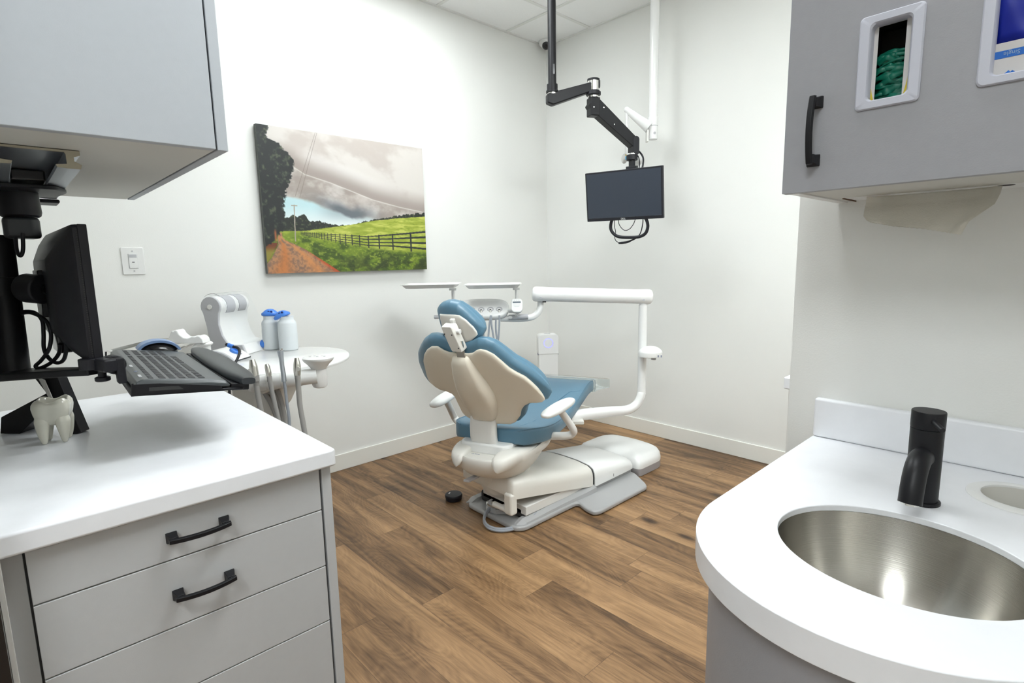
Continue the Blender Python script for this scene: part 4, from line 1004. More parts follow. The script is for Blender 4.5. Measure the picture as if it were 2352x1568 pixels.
# ------------------------------------------------------------------ dental chair
OC = V3(1.135, -1.55, 0); PSI = math.radians(22)
CU = V3(math.cos(PSI), math.sin(PSI), 0); CV = V3(-math.sin(PSI), math.cos(PSI), 0)
def cp(a, t, z): return OC+CU*a+CV*t+Z*z
def clat(px, py, a):
    d = ray(px, py); return C+d*((a-(C-OC)@CU)/(d@CU))
def pad(cols, hi, lo, base, nrm, n0, n1, kv=5, ku=8, NU=60, NV=24, puff=0.0):
    """cushion or shell between two outline curves given per column; base(a,z) -> t of the reference surface"""
    a0, a1 = cols
    us = [(1-math.cos(PI*i/NU))/2 for i in range(NU+1)]
    us = sorted(set([round(x, 5) for x in us]+[round(i/NU, 5) for i in range(NU+1)]))
    vs = [(1-math.cos(PI*j/NV))/2 for j in range(NV+1)]
    F, B = [], []
    for s in us:
        a = a0+(a1-a0)*s; zh = interp([h[0] for h in hi], [h[1] for h in hi], a); zl = interp([h[0] for h in lo], [h[1] for h in lo], a)
        fr, br = [], []
        for v in vs:
            z = zl+(zh-zl)*v; h = max(0, 1-abs(2*v-1)**kv)**.5*max(0, 1-abs(2*s-1)**ku)**.5
            t = base(a, z); mid = (n0+n1)/2; T = (n1-n0)/2
            P0 = cp(a, t, z)
            fr.append(P0+(CV*nrm[0]+Z*nrm[1])*(mid+T*h+puff*h*h)); br.append(P0+(CV*nrm[0]+Z*nrm[1])*(mid-T*h))
        F.append(fr); B.append(br)
    return MB().surf(F, B)

def chair():
    e = thing('dental_chair', 'reclined blue and cream dental chair in the middle of the room', 'dental chair', (1.15, -1.45, 0))
    # --- floor base
    r_ = .018
    out = [(.94, -1.585), (.975, -1.672), (1.335, -1.680), (1.368, -1.640), (1.368, -1.262), (1.44, -1.290), (1.495, -1.296), (1.514, -1.262), (1.514, -.85), (1.49, -.822), (1.36, -.735), (.94, -.735), (.81, -.822), (.786, -.85), (.786, -1.262), (.805, -1.296), (.86, -1.290), (.932, -1.262)]
    MB().prism(rcorner(out, .03), (0, 0, .002), (1, 0, 0), (0, 1, 0), Z*.027).build('base_plate', GREYM, e, bev=.011, seg=4, ang=40)
    for s in (-1, 1):
        X = lambda x: 1.15+s*(x-1.15)
        R = []
        for y, x0, x1, h in ((-1.66, 1.305, 1.350, .030), (-1.62, 1.30, 1.362, .050), (-1.45, 1.295, 1.362, .058), (-1.30, 1.29, 1.362, .062), (-1.18, 1.285, 1.37, .070), (-1.10, 1.28, 1.37, .075)):
            R.append([V3(X(x0), y, .02), V3(X(x0+.006), y, h*.9), V3(X((x0+x1)/2), y, h), V3(X(x1-.006), y, h*.7), V3(X(x1), y, .02)])
        MB().rings(R).build('side_rail', GREYM, e, bev=.006, ang=20)
    MB().box(.962, 1.338, -1.10, -.742, .02, .075).build('base_block', GREYM, e, bev=.006)
    MB().box(1.0, 1.31, -1.60, -1.09, .03, .085).build('lift_mechanism', DARKGAP, e, bev=.01)
    def cover(name, sts, m, r=.03):
        R = []
        for y, w_, zb, zs, zt in sts:
            pts = [(-w_, zb), (-w_*1.0, zb+(zs-zb)*.6), (-w_*.985, zs-.008), (-w_*.93, zs+(zt-zs)*.35), (-w_*.80, zs+(zt-zs)*.70), (-w_*.45, zt-(zt-zs)*.06), (0, zt)]
            pts = pts+[(-x, z) for x, z in pts[-2::-1]]
            R.append([V3(1.15+x, y, z) for x, z in pts])
        return MB().rings(R).build(name, m, e, sub=0, ang=50)
    cover('lift_cover', [(-1.688, .150, .178, .215, .235), (-1.684, .182, .170, .232, .258), (-1.672, .190, .163, .240, .268), (-1.50, .194, .132, .205, .240), (-1.30, .197, .095, .170, .208), (-1.125, .200, .060, .139, .176), (-1.112, .199, .058, .136, .173)], CREAM)
    MB().box(1.02, 1.335, -1.60, -1.10, .055, .10).build('lift_link', OFFW, e, bev=.004)
    cover('base_cover', [(-1.094, .199, .052, .132, .170), (-1.085, .201, .050, .133, .171), (-.95, .203, .052, .116, .150), (-.78, .203, .054, .094, .124), (-.748, .200, .054, .086, .116), (-.74, .192, .056, .078, .106)], WHITEP)
    cover('cover_gap', [(-1.1075, .1955, .050, .130, .166), (-1.095, .1955, .050, .130, .166)], DARKGAP)
    MB().box(1.352, 1.3535, -.935, -.932, .062, .078).build('slot', DARKGAP, e)
    # swivel housing
    S_ = V3(1.15, -1.565, 0)
    R = []
    for z, ra, rb, dy in ((.105, .060, .060, 0), (.115, .088, .088, 0), (.140, .105, .108, 0), (.180, .122, .124, 0), (.215, .132, .134, 0), (.236, .134, .136, 0), (.240, .128, .13, 0)):
        R.append([S_+V3(ra*math.cos(2*PI*i/48)-.008, rb*math.sin(2*PI*i/48)+dy, z) for i in range(48)])
    MB().rings(R).build('swivel_housing', CREAM, e)
    MB().cyl(S_+Z*.226, S_+Z*.262, .105).build('swivel_bearing', DKGREY, e)
    MB().box(1.285, 1.338, -1.70, -1.655, .085, .19).build('pivot_lug', CREAM, e, bev=.012)
    MB().cyl((1.20, -1.682, .100), (1.33, -1.682, .100), .014).build('pivot_pin', OFFW, e)
    lv0, lv1 = cp(-.02, -.15, .262), cp(-.07, -.27, .250)
    MB().rings([[lv0+CU*x*.012+Z*y*.005 for x, y in ((-1, -1), (1, -1), (1, 1), (-1, 1))], [lv1+CU*x*.015+Z*y*.006 for x, y in ((-1, -1), (1, -1), (1, 1), (-1, 1))]]).build('swivel_lever', LGREY, e, bev=.003)
    # upper tub
    R = []
    for z, ct, ra, rt in ((.232, -.01, .050, .07), (.238, -.015, .100, .13), (.256, -.03, .135, .18), (.285, -.045, .158, .225), (.318, -.05, .175, .258), (.352, -.045, .185, .278), (.378, -.04, .190, .286), (.386, -.04, .186, .282), (.380, -.04, .165, .262)):
        R.append([cp(.018*(z-.18)/.2+ra*math.copysign(abs(math.cos(q))**.8, math.cos(q)), ct+rt*math.copysign(abs(math.sin(q))**.85, math.sin(q)), z) for q in [2*PI*i/64 for i in range(64)]])
    MB().rings(R).build('seat_tub', CREAM, e, ang=60)
    for s in (-1, 1):
        R = []
        for t, zt, ai, ao in ((-.326, .372, .085, .105), (-.318, .392, .070, .130), (-.285, .408, .066, .156), (-.20, .412, .072, .178), (-.12, .404, .080, .190), (-.04, .388, .090, .196), (.04, .380, .100, .198), (.11, .388, .105, .194), (.17, .404, .110, .182), (.215, .408, .115, .160)):
            X = lambda v: .014+s*v
            R.append([cp(X(ai+.012), t, .345), cp(X(ai), t, zt-.020), cp(X(ai+.004), t, zt-.006), cp(X(ai+.014), t, zt), cp(X(ao-.026), t, zt-.001), cp(X(ao-.008), t, zt-.008), cp(X(ao), t, zt-.024), cp(X(ao-.012), t, .325)])
        MB().rings(R).build('tub_shoulder', CREAM, e, ang=50, sub=1)
    text('elko', .022, cp(.0, -.285, .3985), CU, CV*.6+Z*.2, DIM, 'logo', e) if False else None
    lg = MB()
    for x, y, a_, L in ((-.018, 0, .6, .010), (-.012, .001, -.2, .006), (-.004, .002, 1.2, .006), (.002, 0, .2, .007), (.009, .001, -.9, .006), (.015, 0, .3, .006)):
        c_ = cp(x+.0, -.292+y, .3975); lg.obox(c_, (CU*math.cos(a_)+CV*math.sin(a_))*L*.5, (CV*math.cos(a_)-CU*math.sin(a_))*.0012, Z*.0006)
    lg.build('logo', DIM, e, smooth=False)
    MB().prism(rrect(.26, .42, .05), cp(0, -.02, .375), CU, CV, Z*.05).build('seat_pan', WHITEP, e, bev=.01)
    # --- seat cushion
    st = [(-.172, .10, .478, .430), (-.168, .155, .486, .422), (-.155, .180, .490, .416), (-.12, .203, .488, .411), (-.06, .222, .478, .403), (0, .234, .468, .395), (.10, .240, .456, .386), (.25, .240, .455, .392), (.36, .240, .468, .408), (.47, .239, .487, .428), (.58, .237, .515, .448), (.67, .234, .531, .462), (.75, .230, .531, .462), (.82, .222, .520, .455), (.87, .205, .508, .450), (.885, .18, .500, .455)]
    R = []
    for i, (t, w_, zt, zb) in enumerate(st):
        bow = .016 if t < .5 else .004
        pr = [(-1, .12), (-1.0, .80), (-.985, .94), (-.95, 1.0), (-.86, 1.02), (-.7, 1.0), (-.45, .97), (-.2, .955), (0, .95), (.2, .955), (.45, .97), (.7, 1.0), (.86, 1.02), (.95, 1.0), (.985, .94), (1, .80), (1, .12), (.97, 0), (.5, -.02), (0, -.02), (-.5, -.02), (-.97, 0)]
        R.append([cp(x*w_, t, zb+(zt-zb)*y) for x, y in pr])
    o = MB().rings(R).build('seat_cushion', BLUE, e, ang=70)
    for s in (-1, 1):
        MB().tube([cp(s*w_*.972, t, zt-.0015+.001) for t, w_, zt, zb in st[1:-1]], .0028, n=8, sub=3).build('piping', BLUE, e)
        MB().tube([cp(s*.120, t, zt-.002) for t, w_, zt, zb in st[4:9]]+[cp(s*(.125+.1*k), .52+.05*k, interp([x[0] for x in st], [x[2] for x in st], .52+.05*k)+.0005) for k in (.3, .6, .9)], .0018, n=8, sub=3).build('seam', BLUE, e)
    # foot end plate and clear toe cover
    MB().prism(rrect(.36, .26, .04), cp(0, .82, .445), CU, CV, -Z*.012).build('foot_plate', CREAM, e, bev=.004)
    R = []
    for t, w_, zt, zb in ((.80, .233, .530, .450), (.86, .232, .523, .446), (.93, .243, .512, .440), (1.02, .262, .496, .428), (1.05, .262, .488, .426)):
        R.append([cp(x*w_, t, zb+(zt-zb)*y) for x, y in [(-1, .05), (-1, .9), (-.95, 1), (0, .98), (.95, 1), (1, .9), (1, .05), (0, 0)]])
    MB().rings(R).build('toe_cover', CLEARC, e, ang=60)
    # --- backrest
    nb = (.864, .504)
    base = lambda a, z: -.40-.583*(z-.89)+.8*a*a
    hi = [(-.272, .722), (-.266, .741), (-.254, .777), (-.242, .821), (-.219, .853), (-.188, .878), (-.15, .897), (-.115, .901), (-.098, .892), (-.084, .884), (-.06, .877), (0, .877), (.033, .877), (.057, .881), (.079, .895), (.093, .899), (.116, .895), (.143, .878), (.168, .846), (.19, .814), (.21, .795), (.242, .771), (.261, .744), (.279, .712), (.292, .68), (.297, .662)]
    lo = [(-.272, .716), (-.26, .700), (-.235, .68), (-.202, .667), (-.168, .667), (-.133, .657), (-.117, .635), (-.1145, .58), (-.112, .55), (-.101, .537), (-.086, .529), (0, .517), (.042, .516), (.082, .517), (.12, .518), (.148, .533), (.177, .57), (.189, .601), (.208, .625), (.233, .640), (.264, .641), (.286, .645), (.297, .655)]
    pad((-.272, .297), hi, lo, base, nb, -.014, .008, kv=14, ku=20, NU=90, NV=20).build('back_shell', CREAMD, e, ang=75)
    hi = [(-.338, .742), (-.331, .757), (-.315, .80), (-.289, .845), (-.255, .875), (-.215, .904), (-.171, .925), (-.129, .931), (-.096, .927), (-.05, .905), (0, .90), (.05, .912), (.079, .923), (.114, .922), (.142, .909), (.162, .887), (.182, .862), (.201, .837), (.222, .819), (.243, .80), (.269, .772), (.288, .743), (.306, .707), (.315, .672)]
    lo = [(-.338, .738), (-.325, .70), (-.29, .665), (-.24, .65), (-.19, .648), (-.15, .635), (-.137, .60), (-.132, .56), (-.115, .53), (-.09, .515), (0, .505), (.1, .505), (.15, .512), (.187, .55), (.202, .59), (.218, .610), (.24, .622), (.27, .624), (.30, .636), (.315, .66)]
    pad((-.338, .315), hi, lo, base, nb, .004, .070, kv=9, ku=12, NU=90, NV=26, puff=.012).build('back_cushion', BLUE, e, ang=80)
    # spine cover
    R = []
    for z, wl, wr, n0 in ((.868, .034, .030, .020), (.862, .044, .038, .034), (.845, .052, .046, .042), (.80, .061, .062, .052), (.74, .066, .085, .060), (.69, .064, .098, .060), (.64, .058, .098, .054), (.60, .052, .090, .044), (.57, .054, .076, .036), (.552, .056, .067, .030)):
        P0 = lambda a, n: cp(a, base(a*.6, z)-n*nb[0], z-n*nb[1])
        R.append([P0(-wl, -.004), P0(-wl*.97, n0*.45), P0(-wl*.86, n0*.85), P0(-wl*.66, n0), P0(0, n0*1.06), P0(wr*.66, n0), P0(wr*.86, n0*.85), P0(wr*.97, n0*.45), P0(wr, -.004)])
    MB().rings(R).build('spine_cover', CREAMD, e, ang=70)
    R = []
    for t, z, dx, dz in ((-.185, .572, 0, 1), (-.196, .545, 0, 1), (-.205, .50, 0, 1), (-.203, .45, .0, 1), (-.190, .405, .15, 1), (-.172, .375, .3, 1)):
        R.append([cp(-.006+a*.0645, t+b_*.024, z) for a, b_ in rrect(2, 2, .5, 3)])
    MB().rings(R).build('back_support', OFFW, e, ang=50)
    # headrest
    nh = (.944, .330)
    bh = lambda a, z: -.39-.35*(z-1.0)+1.2*(a+.015)**2
    hi = [(-.119, 1.035), (-.112, 1.060), (-.10, 1.071), (-.085, 1.080), (-.06, 1.087), (-.036, 1.089), (0, 1.082), (.023, 1.065), (.046, 1.042), (.069, 1.014), (.084, .992), (.091, .972)]
    lo = [(-.119, 1.015), (-.112, .985), (-.10, .945), (-.085, .922), (-.06, .908), (-.036, .902), (0, .899), (.023, .902), (.046, .912), (.069, .930), (.084, .950), (.091, .966)]
    pad((-.119, .091), hi, lo, bh, nh, -.012, .062, kv=6, ku=6, NU=48, NV=24, puff=.01).build('head_cushion', BLUE, e, ang=80)
    hi = [(-.090, 1.02), (-.086, 1.044), (-.013, 1.043), (.010, 1.041), (.036, 1.022), (.060, .992), (.070, .970), (.072, .960)]
    lo = [(-.090, 1.0), (-.082, .960), (-.070, .942), (-.045, .930), (0, .923), (.018, .924), (.042, .932), (.064, .950), (.072, .958)]
    pad((-.090, .072), hi, lo, bh, nh, -.020, -.006, kv=16, ku=16, NU=40, NV=14).build('head_shell', CREAM, e, ang=75)
    hp = lambda a, z, n: cp(a, -.39-.35*(z-1.0)-n*nh[0], z-n*nh[1])
    MB().rings([[hp(a+ox, z, n) for a, n in [(-w_, .030), (-w_, .060), (-w_*.8, .072), (w_*.8, .072), (w_, .060), (w_, .030)]] for z, ox, w_ in ((1.016, -.028, .023), (1.010, -.027, .029), (.985, -.022, .0295), (.915, -.004, .0295), (.907, -.002, .026))]).build('head_bracket', CREAM, e, bev=.003, ang=40)
    MB().rings([[hp(a, z, n) for a, n in ((-.036, .0), (-.030, .035), (-.012, .035), (-.006, .0))] for z in (1.030, 1.005)]).build('bracket_neck', OFFW, e, bev=.004)
    MB().cyl(hp(.004, .988, .050), hp(.022, .988, .050), .0110, n=20).build('clamp_knob', WHITEP, e, bev=.003)
    for a_, z_ in ((-.042, .985), (-.008, .982), (.010, .925)):
        MB().cyl(hp(a_, z_, .071), hp(a_, z_, .0735), .003, n=10).build('screw', DKGREY, e)
    MB().rings([[cp(a, t, z) for a in (-.014, .024) for t in (-.412+o_, -.405+o_)][:2]+[cp(a, t, z) for a in (.024,) for t in (-.405+o_, -.412+o_)] for z, o_ in ((.93, -.014), (.85, .010))]).build('glide_bar', NICKEL, e, smooth=False)
    # armrests
    for s, ps in ((1, ((1252, 955), (1312, 918))), (-1, ((1001, 922), (1041, 905)))):
        A_, B_ = clat(*ps[0], s*.30), clat(*ps[1], s*.30)
        if s < 0:
            c0 = (A_+B_)/2; A_ = c0-CV*.105-Z*.012; B_ = c0+CV*.105+Z*.012
        ax = B_-A_; L = np.linalg.norm(ax); ax /= L; side = np.cross(ax, Z); side /= np.linalg.norm(side); upn = np.cross(side, ax)
        R = []; c0 = (A_+B_)/2; hl = L/2+.012
        for i in range(15):
            q = -PI/2+PI*i/14; k = math.cos(q)**.55 if math.cos(q) > 1e-6 else .05; k = max(k, .08)
            R.append([c0+ax*hl*math.sin(q)+side*.038*k*math.copysign(abs(math.cos(w_))**.8, math.cos(w_))+upn*.021*k*math.copysign(abs(math.sin(w_))**.9, math.sin(w_)) for w_ in [2*PI*j/24 for j in range(24)]])
        p_ = MB().rings(R).build('armrest', WHITEP, e, ang=60)
        b0 = c0+ax*.01-upn*.015
        pts = [b0, b0+CU*s*.012+CV*.05-Z*.05, cp(s*.335, .075, .445), cp(s*.330, .088, .420), cp(s*.30, .082, .405), cp(s*.20, .05, .402)]
        MB().tube(pts, [.017, .0175, .018, .018, .019, .02], n=18).build('arm_bracket', LGREY if False else OFFW, p_, e)
chair()

def foot_end():
    e = thing('chair_base_step', 'white domed base box with grey skirt on the floor beyond the chair base', 'base box', (1.15, -.57, 0))
    out = rcorner([(.925, -.722), (1.382, -.722), (1.384, -.50), (1.33, -.425), (1.15, -.40), (.97, -.425), (.92, -.50)], [.03, .03, .05, .08, .1, .08, .05], 6)
    c = V3(1.15, -.57, 0)
    ring = lambda k, z, ky=None: [V3(c[0]+(x-c[0])*k, c[1]+(y-c[1])*(ky or k), z) for x, y in out]
    MB().rings([ring(.985, .0), ring(1, .004), ring(1, .045)]).build('skirt', mat('taupe_grey_plastic', (.33, .31, .31), .45), e, ang=40)
    MB().rings([ring(1.002, .045), ring(1.003, .060), ring(.985, .080), ring(.93, .098), ring(.82, .110), ring(.6, .117), ring(.3, .119)]).build('cover', WHITEP, e, ang=70)
foot_end()

def foot_controls():
    c = pl(1042, 1139, 2, .018)
    c = V3(c[0], c[1], 0)
    e = thing('foot_switch', 'small round black foot switch on the floor left of the chair base', 'foot switch', c)
    MB().lathe(c, [(.040, 0), (.043, .003), (.043, .014), (.045, .015), (.0465, .020), (.0465, .027), (.043, .032), (.03, .034), (.005, .0345)], n=40).build('disc', BLACKP, e)
    m = MB(); P_ = [c+HR*(x)+HF*(y)+Z*.0345 for x, y in [(-.020, .012), (-.026, .004), (-.027, -.006), (-.022, -.010), (-.021, -.003), (-.018, .006)]]
    m.rings([P_, [p+Z*.0006 for p in P_]]); m.build('mark', WHITET, e, smooth=False)
    c = pl(1146, 1160, 2, .045); c = V3(c[0], c[1], .029)
    e = thing('foot_pedal', 'grey disc foot pedal with looped tubing resting on the chair base plate', 'foot pedal', c)
    MB().lathe(c, [(.062, 0), (.066, .004), (.062, .020), (.054, .026)], n=40).build('housing', GREYM, e)
    MB().lathe(c+Z*.026, [(.060, 0), (.063, .003), (.060, .007), (.050, .009), (.02, .006), (.004, .0055)], n=40).build('pedal_disc', LGREY, e)
    MB().lathe(c+Z*.030, [(.0605, 0), (.064, .002), (.0605, .004)], n=40).build('rim_ring', CHROME, e)
    k = c+HR*.012-HF*.055
    MB().obox(k+Z*.014, HR*.028, HF*.02, Z*.013).build('hose_port', GREYM, e, bev=.006)
    MB().cyl(k+Z*.026+HR*.012, k+Z*.046+HR*.012, .007).build('stem', LGREY, e, bev=.002)
    pts = [(1124, 1170, .045), (1115, 1183, .035), (1112, 1198, .025), (1122, 1212, .015), (1146, 1219, .010), (1175, 1216, .012), (1205, 1204, .02), (1226, 1188, .035), (1240, 1170, .045), (1250, 1152, .05)]
    for o_ in (0, .010):
        MB().tube([pl(x, y, 2, z+.0)+Z*0+HF*o_*.6+HR*o_*.0+Z*o_*.7 for x, y, z in pts], .0065, n=10).build('tubing', GREYH2, e)
foot_controls()

# ------------------------------------------------------------------ delivery unit on its post
def delivery():
    D = 3.15
    q0 = at(1476, 760, D); x, y = q0[:2]
    e = thing('delivery_unit', 'white swing arm delivery unit with instrument head behind the dental chair', 'delivery unit', (x, y, .34))
    P = lambda a, b_, d=D: at(a, b_, d)
    zt = P(1476, 700)[2]
    ell_ = P(1473, 895, 3.18)
    MB().tube([(x, y, zt), (x, y, .75), (x, y, .50), P(1473, 905, 3.2), P(1462, 928, 3.2), P(1440, 941, 3.18), P(1400, 945, 3.13), P(1345, 951, 3.05), P(1305, 957, 2.98)], [.0245, .0245, .0245, .025, .026, .027, .030, .033, .034], n=24, sub=6).build('post', WHITEC, e)
    MB().cyl((x, y, zt-.01), (x, y, zt+.03), .0215).build('post_neck', WHITEC, e)
    fl = P(1318, 962, 3.0)
    MB().obox(fl-HR*.02-Z*.008, HR*.07, HF*.05, Z*.010).build('mount_flange', CREAM, e, bev=.004)
    # flex arm
    A, B = P(1222, 675, 3.12), P(1498.5, 681.5, 3.12)
    ax = B-A; L = np.linalg.norm(ax); ax /= L
    MB().lathe(A, [(.018, 0), (.032, .003), (.040, .010), (.0435, .022), (.0435, .04), (.0415, .10), (.0415, L-.09), (.0435, L-.04), (.044, L-.022), (.040, L-.010), (.032, L-.003), (.018, L)], ax, n=36).build('flex_arm', WHITEC, e)
    for px, py in ((1242, 683.5), (1479, 689)):
        p_ = P(px, py, 3.12-.046)
        MB().cyl(p_+HF*.008, p_-HF*.0, .006, n=14).build('screw', LGREY, e)
    MB().obox(P(1250, 692, 3.12), HR*.010, HF*.012, Z*.005).build('cable_gap', DARKGAP, e)
    # neck to the head
    MB().tube([P(1241.5, 688), P(1241, 704), P(1236, 717), P(1224, 727), P(1206, 731), P(1180, 732), P(1150, 731)], .0185, n=20).build('neck', WHITEC, e)
    MB().cyl(P(1168, 728.5, 3.125), P(1213, 726.5, 3.125), .0155, n=20).build('grip_sleeve', LGREY, e, bev=.002)
    k = P(1172, 729, 3.108); MB().ell(k, HR*.012, Z*.009, HF*.006).build('release_button', WHITEP, e)
    # head
    hc = P(1109, 708, 3.16)
    tl = math.radians(30); hv = HF*math.cos(tl)+Z*math.sin(tl); hn = -HF*math.sin(tl)+Z*math.cos(tl)
    def hr(sx, sy, z, n=64, pw=.6):
        return [hc+HR*sx*math.copysign(abs(math.cos(q))**pw, math.cos(q))+hv*sy*math.copysign(abs(math.sin(q))**.75, math.sin(q))+hn*z for q in [2*PI*i/n for i in range(n)]]
    MB().rings([hr(.120, .062, -.034), hr(.142, .082, -.028), hr(.151, .090, -.014), hr(.153, .091, -.002), hr(.150, .089, .007), hr(.140, .082, .012), hr(.10, .05, .013)]).build('instrument_head', WHITEC, e, ang=60)
    MB().ell(hc-Z*.045+HR*.01-HF*.03, HR*.026, HF*.03, Z*.024).build('pivot_ball', WHITEP, e)
    hp2 = lambda x, y, z: hc+HR*x+hv*y+hn*z
    MB().cyl(P(997, 728), P(1050, 727), .011).build('handle', LGREY, e, bev=.004)
    for i, x_ in enumerate((-.119, -.061, -.0076, .0456, .096)):
        R = [[hp2(x_+r*math.cos(2*PI*k/28), -.030+r*1.15*math.sin(2*PI*k/28), z_) for k in range(28)] for r, z_ in ((.0195, .0125), (.0185, .0150), (.0165, .0150), (.0110, .0128))]
        MB().rings(R).build('holder_ring', LGREY, e)
        c_ = hp2(x_, -.040, .013)
        MB().cyl(c_+hn*.006-hv*.006, c_-Z*.045-HF*.018, .0078, .0065, n=16).build('holder', CHROME if i != 1 else OFFW, e)
        MB().cyl(c_+hn*.0065-hv*.006, c_+hn*.0085-hv*.006, .0060, n=16).build('holder_bore', DARKGAP, e)
    hoses = [((1106, 724), (1106, 740), (1110, 765), (1115, 795)), ((1127, 724), (1124, 745), (1122, 770), (1119, 800)), ((1128, 724), (1129, 745), (1133, 770), (1138, 800)), ((1139, 733), (1139, 755), (1142, 780), (1146, 800)), ((1147, 724), (1147, 745), (1145, 775), (1141, 805))]
    for pts in hoses:
        dd = 3.02
        last = P(*pts[-1], dd)
        MB().tube([P(*p, dd) for p in pts]+[last-Z*.12+HR*.01], .0052, n=10).build('hose', GREYH2, e)
    # control pad
    kc = P(1187, 702, 3.06); kn = (-HF*.9+Z*.43); kn /= np.linalg.norm(kn); ku = np.cross(kn, HR)*1.0; ku = ku if ku[2] > 0 else -ku
    MB().prism(rcorner([(-.033, .028), (-.024, .045), (.024, .045), (.034, .028), (.033, -.022), (.020, -.038), (-.020, -.038), (-.033, -.022)], .014), kc, HR, ku, -kn*.028).build('control_pad', WHITEP, e, bev=.006, ang=60)
    MB().obox(kc+ku*.021+kn*.0005, HR*.0225, ku*.0045, kn*.0008).build('display', mat('lcd_grey', (.08, .11, .14), .4), e)
    for j in range(3): MB().obox(kc+ku*(.034)+HR*(j-1)*.012+kn*.0004, HR*.0025, ku*.001, kn*.0005).build('key_mark', LGREY, e)
    for j in range(3): MB().obox(kc+ku*(.005-.006*j)+kn*.0004, HR*(.020-.004*j), ku*.0006, kn*.0005).build('print', LGREY, e)
    MB().cyl(P(1168, 712, 3.10), P(1185, 714, 3.07), .008).build('pad_bracket', WHITEP, e)
    MB().tube([P(1168, 716, 3.12), P(1190, 716, 3.10), P(1187, 722, 3.10), P(1182, 728, 3.12)], .007, n=10).build('pad_bracket', WHITEP, e)
    # tray supports and trays
    for px, y0, y1 in ((1040, 662, 700), (1186, 661, 690)):
        t0, t1 = P(px, y0, 3.14), P(px, y1, 3.16)
        MB().cyl((t0[0], t0[1], t0[2]-.008), (t0[0], t0[1], t1[2]-.01), .0085).build('tray_post', WHITEC, e)
        MB().obox(t0-Z*.006, HR*.020, HF*.014, Z*.006).build('tray_clip', WHITEC, e, bev=.002)
    for (xa, xb, lab) in ((930, 1054, 'left of the two white instrument trays raised above the delivery head'), (1071, 1195, 'right of the two white instrument trays raised above the delivery head')):
        c_ = (P(xa, 660, 3.13)+P(xb, 660, 3.13))/2; c_[2] = P((xa+xb)/2, 660.5, 3.13)[2]
        t = thing('instrument_tray', lab, 'tray', c_)
        hw = np.linalg.norm(P(xb, 660, 3.13)-P(xa, 660, 3.13))/2
        def tr(kx, ky, z, ins=0): return [c_+HR*x_*kx+HF*y_*ky+Z*z for x_, y_ in rrect(2, 2, .25, 4)]
        G = [tr(hw*.86, .095, 0), tr(hw*.89, .105, .002), tr(hw*.99, .128, .019), tr(hw*1.05, .134, .021)]
        MB().rings(G+[[p+Z*.0018 for p in r_] for r_ in G[::-1]], cap=True).build('tray_dish', WHITEC, t, ang=50)
    # light/knob unit on the post
    kc = P(1494, 806, 3.10)
    MB().rings([[kc+HR*r*math.cos(2*PI*i/40)+HF*r*.85*math.sin(2*PI*i/40)+Z*z for i in range(40)] for r, z in ((.052, -.034), (.066, -.030), (.068, -.008), (.067, -.002), (.060, .008), (.046, .019), (.026, .027), (.006, .030))]).build('side_console', WHITEP, e)
    c_ = P(1501, 823, 3.09); MB().cyl(c_+Z*.006, c_-Z*.008, .014, n=20).build('outlet_cap', LGREY, e, bev=.002)
    for dx in (0, 7):
        MB().obox(P(1512+dx, 818, 3.035+dx*.003), HR*.004, HF*.001, Z*.006).build('print', DIM, e)
    # syringe
    s = thing('handpiece', 'chrome handpiece standing in the delivery head beside the headrest', 'handpiece', P(1066, 712))
    MB().tube([P(1064, 712), P(1063, 704), P(1061, 696)], [.0055, .0075, .0085], n=14).build('body', CHROME, s)
    MB().tube([P(1061, 697), P(1058, 692), P(1056, 688)], [.005, .0035, .003], n=10).build('tip', CHROME, s)
    MB().ell(P(1064, 695), HR*.007, HF*.007, Z*.009, 14, 8).build('cap', CHROME, s)
delivery()

def purifier():
    D = 4.0
    a, b_ = at(1236, 768, D), at(1282.5, 768, D); zt = at(1259, 768, D)[2]
    c = (a+b_)/2; hw = np.linalg.norm(b_-a)/2; c[2] = 0
    fr = -HF*.995+HR*.10; fr /= np.linalg.norm(fr); rg = np.cross(Z, -fr)*-1; rg = np.cross(fr, Z)*-1 if False else np.array([-fr[1], fr[0], 0]); rg = rg if rg@HR > 0 else -rg
    e = thing('air_purifier', 'slim white tower air purifier with glowing blue ring in the far corner', 'air purifier', c)
    zj = at(1259, 812, D)[2]
    MB().prism(rcorner([(-hw*.95, 0), (hw*.95, 0), (hw*.95, zj), (-hw*.95, zj)], .004), c, rg, Z, -fr*.085).build('lower_body', LGREY if False else WHITEP, e, bev=.006)
    MB().prism(rcorner([(-hw, zj-.006), (hw, zj-.006), (hw, zt), (-hw, zt)], [.003, .003, .028, .028]), c+fr*.003, rg, Z, -fr*.092).build('top_cover', WHITEP, e, bev=.006)
    k = c+fr*.0035+Z*at(1259, 788, D)[2]
    R = []
    for i in range(48):
        q = 2*PI*i/48; R.append([k+(rg*math.cos(q)+Z*math.sin(q))*(.0335+.0012*u_)+fr*.0008*v_ for u_, v_ in ((-1, -1), (1, -1), (1, 1), (-1, 1))])
    MB().rings(R, closed=True).build('light_ring', RING, e)
    MB().obox(c+Z*(zt+.0005)-fr*.045, rg*.022, fr*.012, Z*.0008).build('control_panel', LGREY, e)
    for s in (-1, 1):
        MB().obox(c+rg*s*hw*.99+Z*(zj-.006)-fr*.02, rg*.003, fr*.01, Z*.008).build('latch', DIM, e)
purifier()

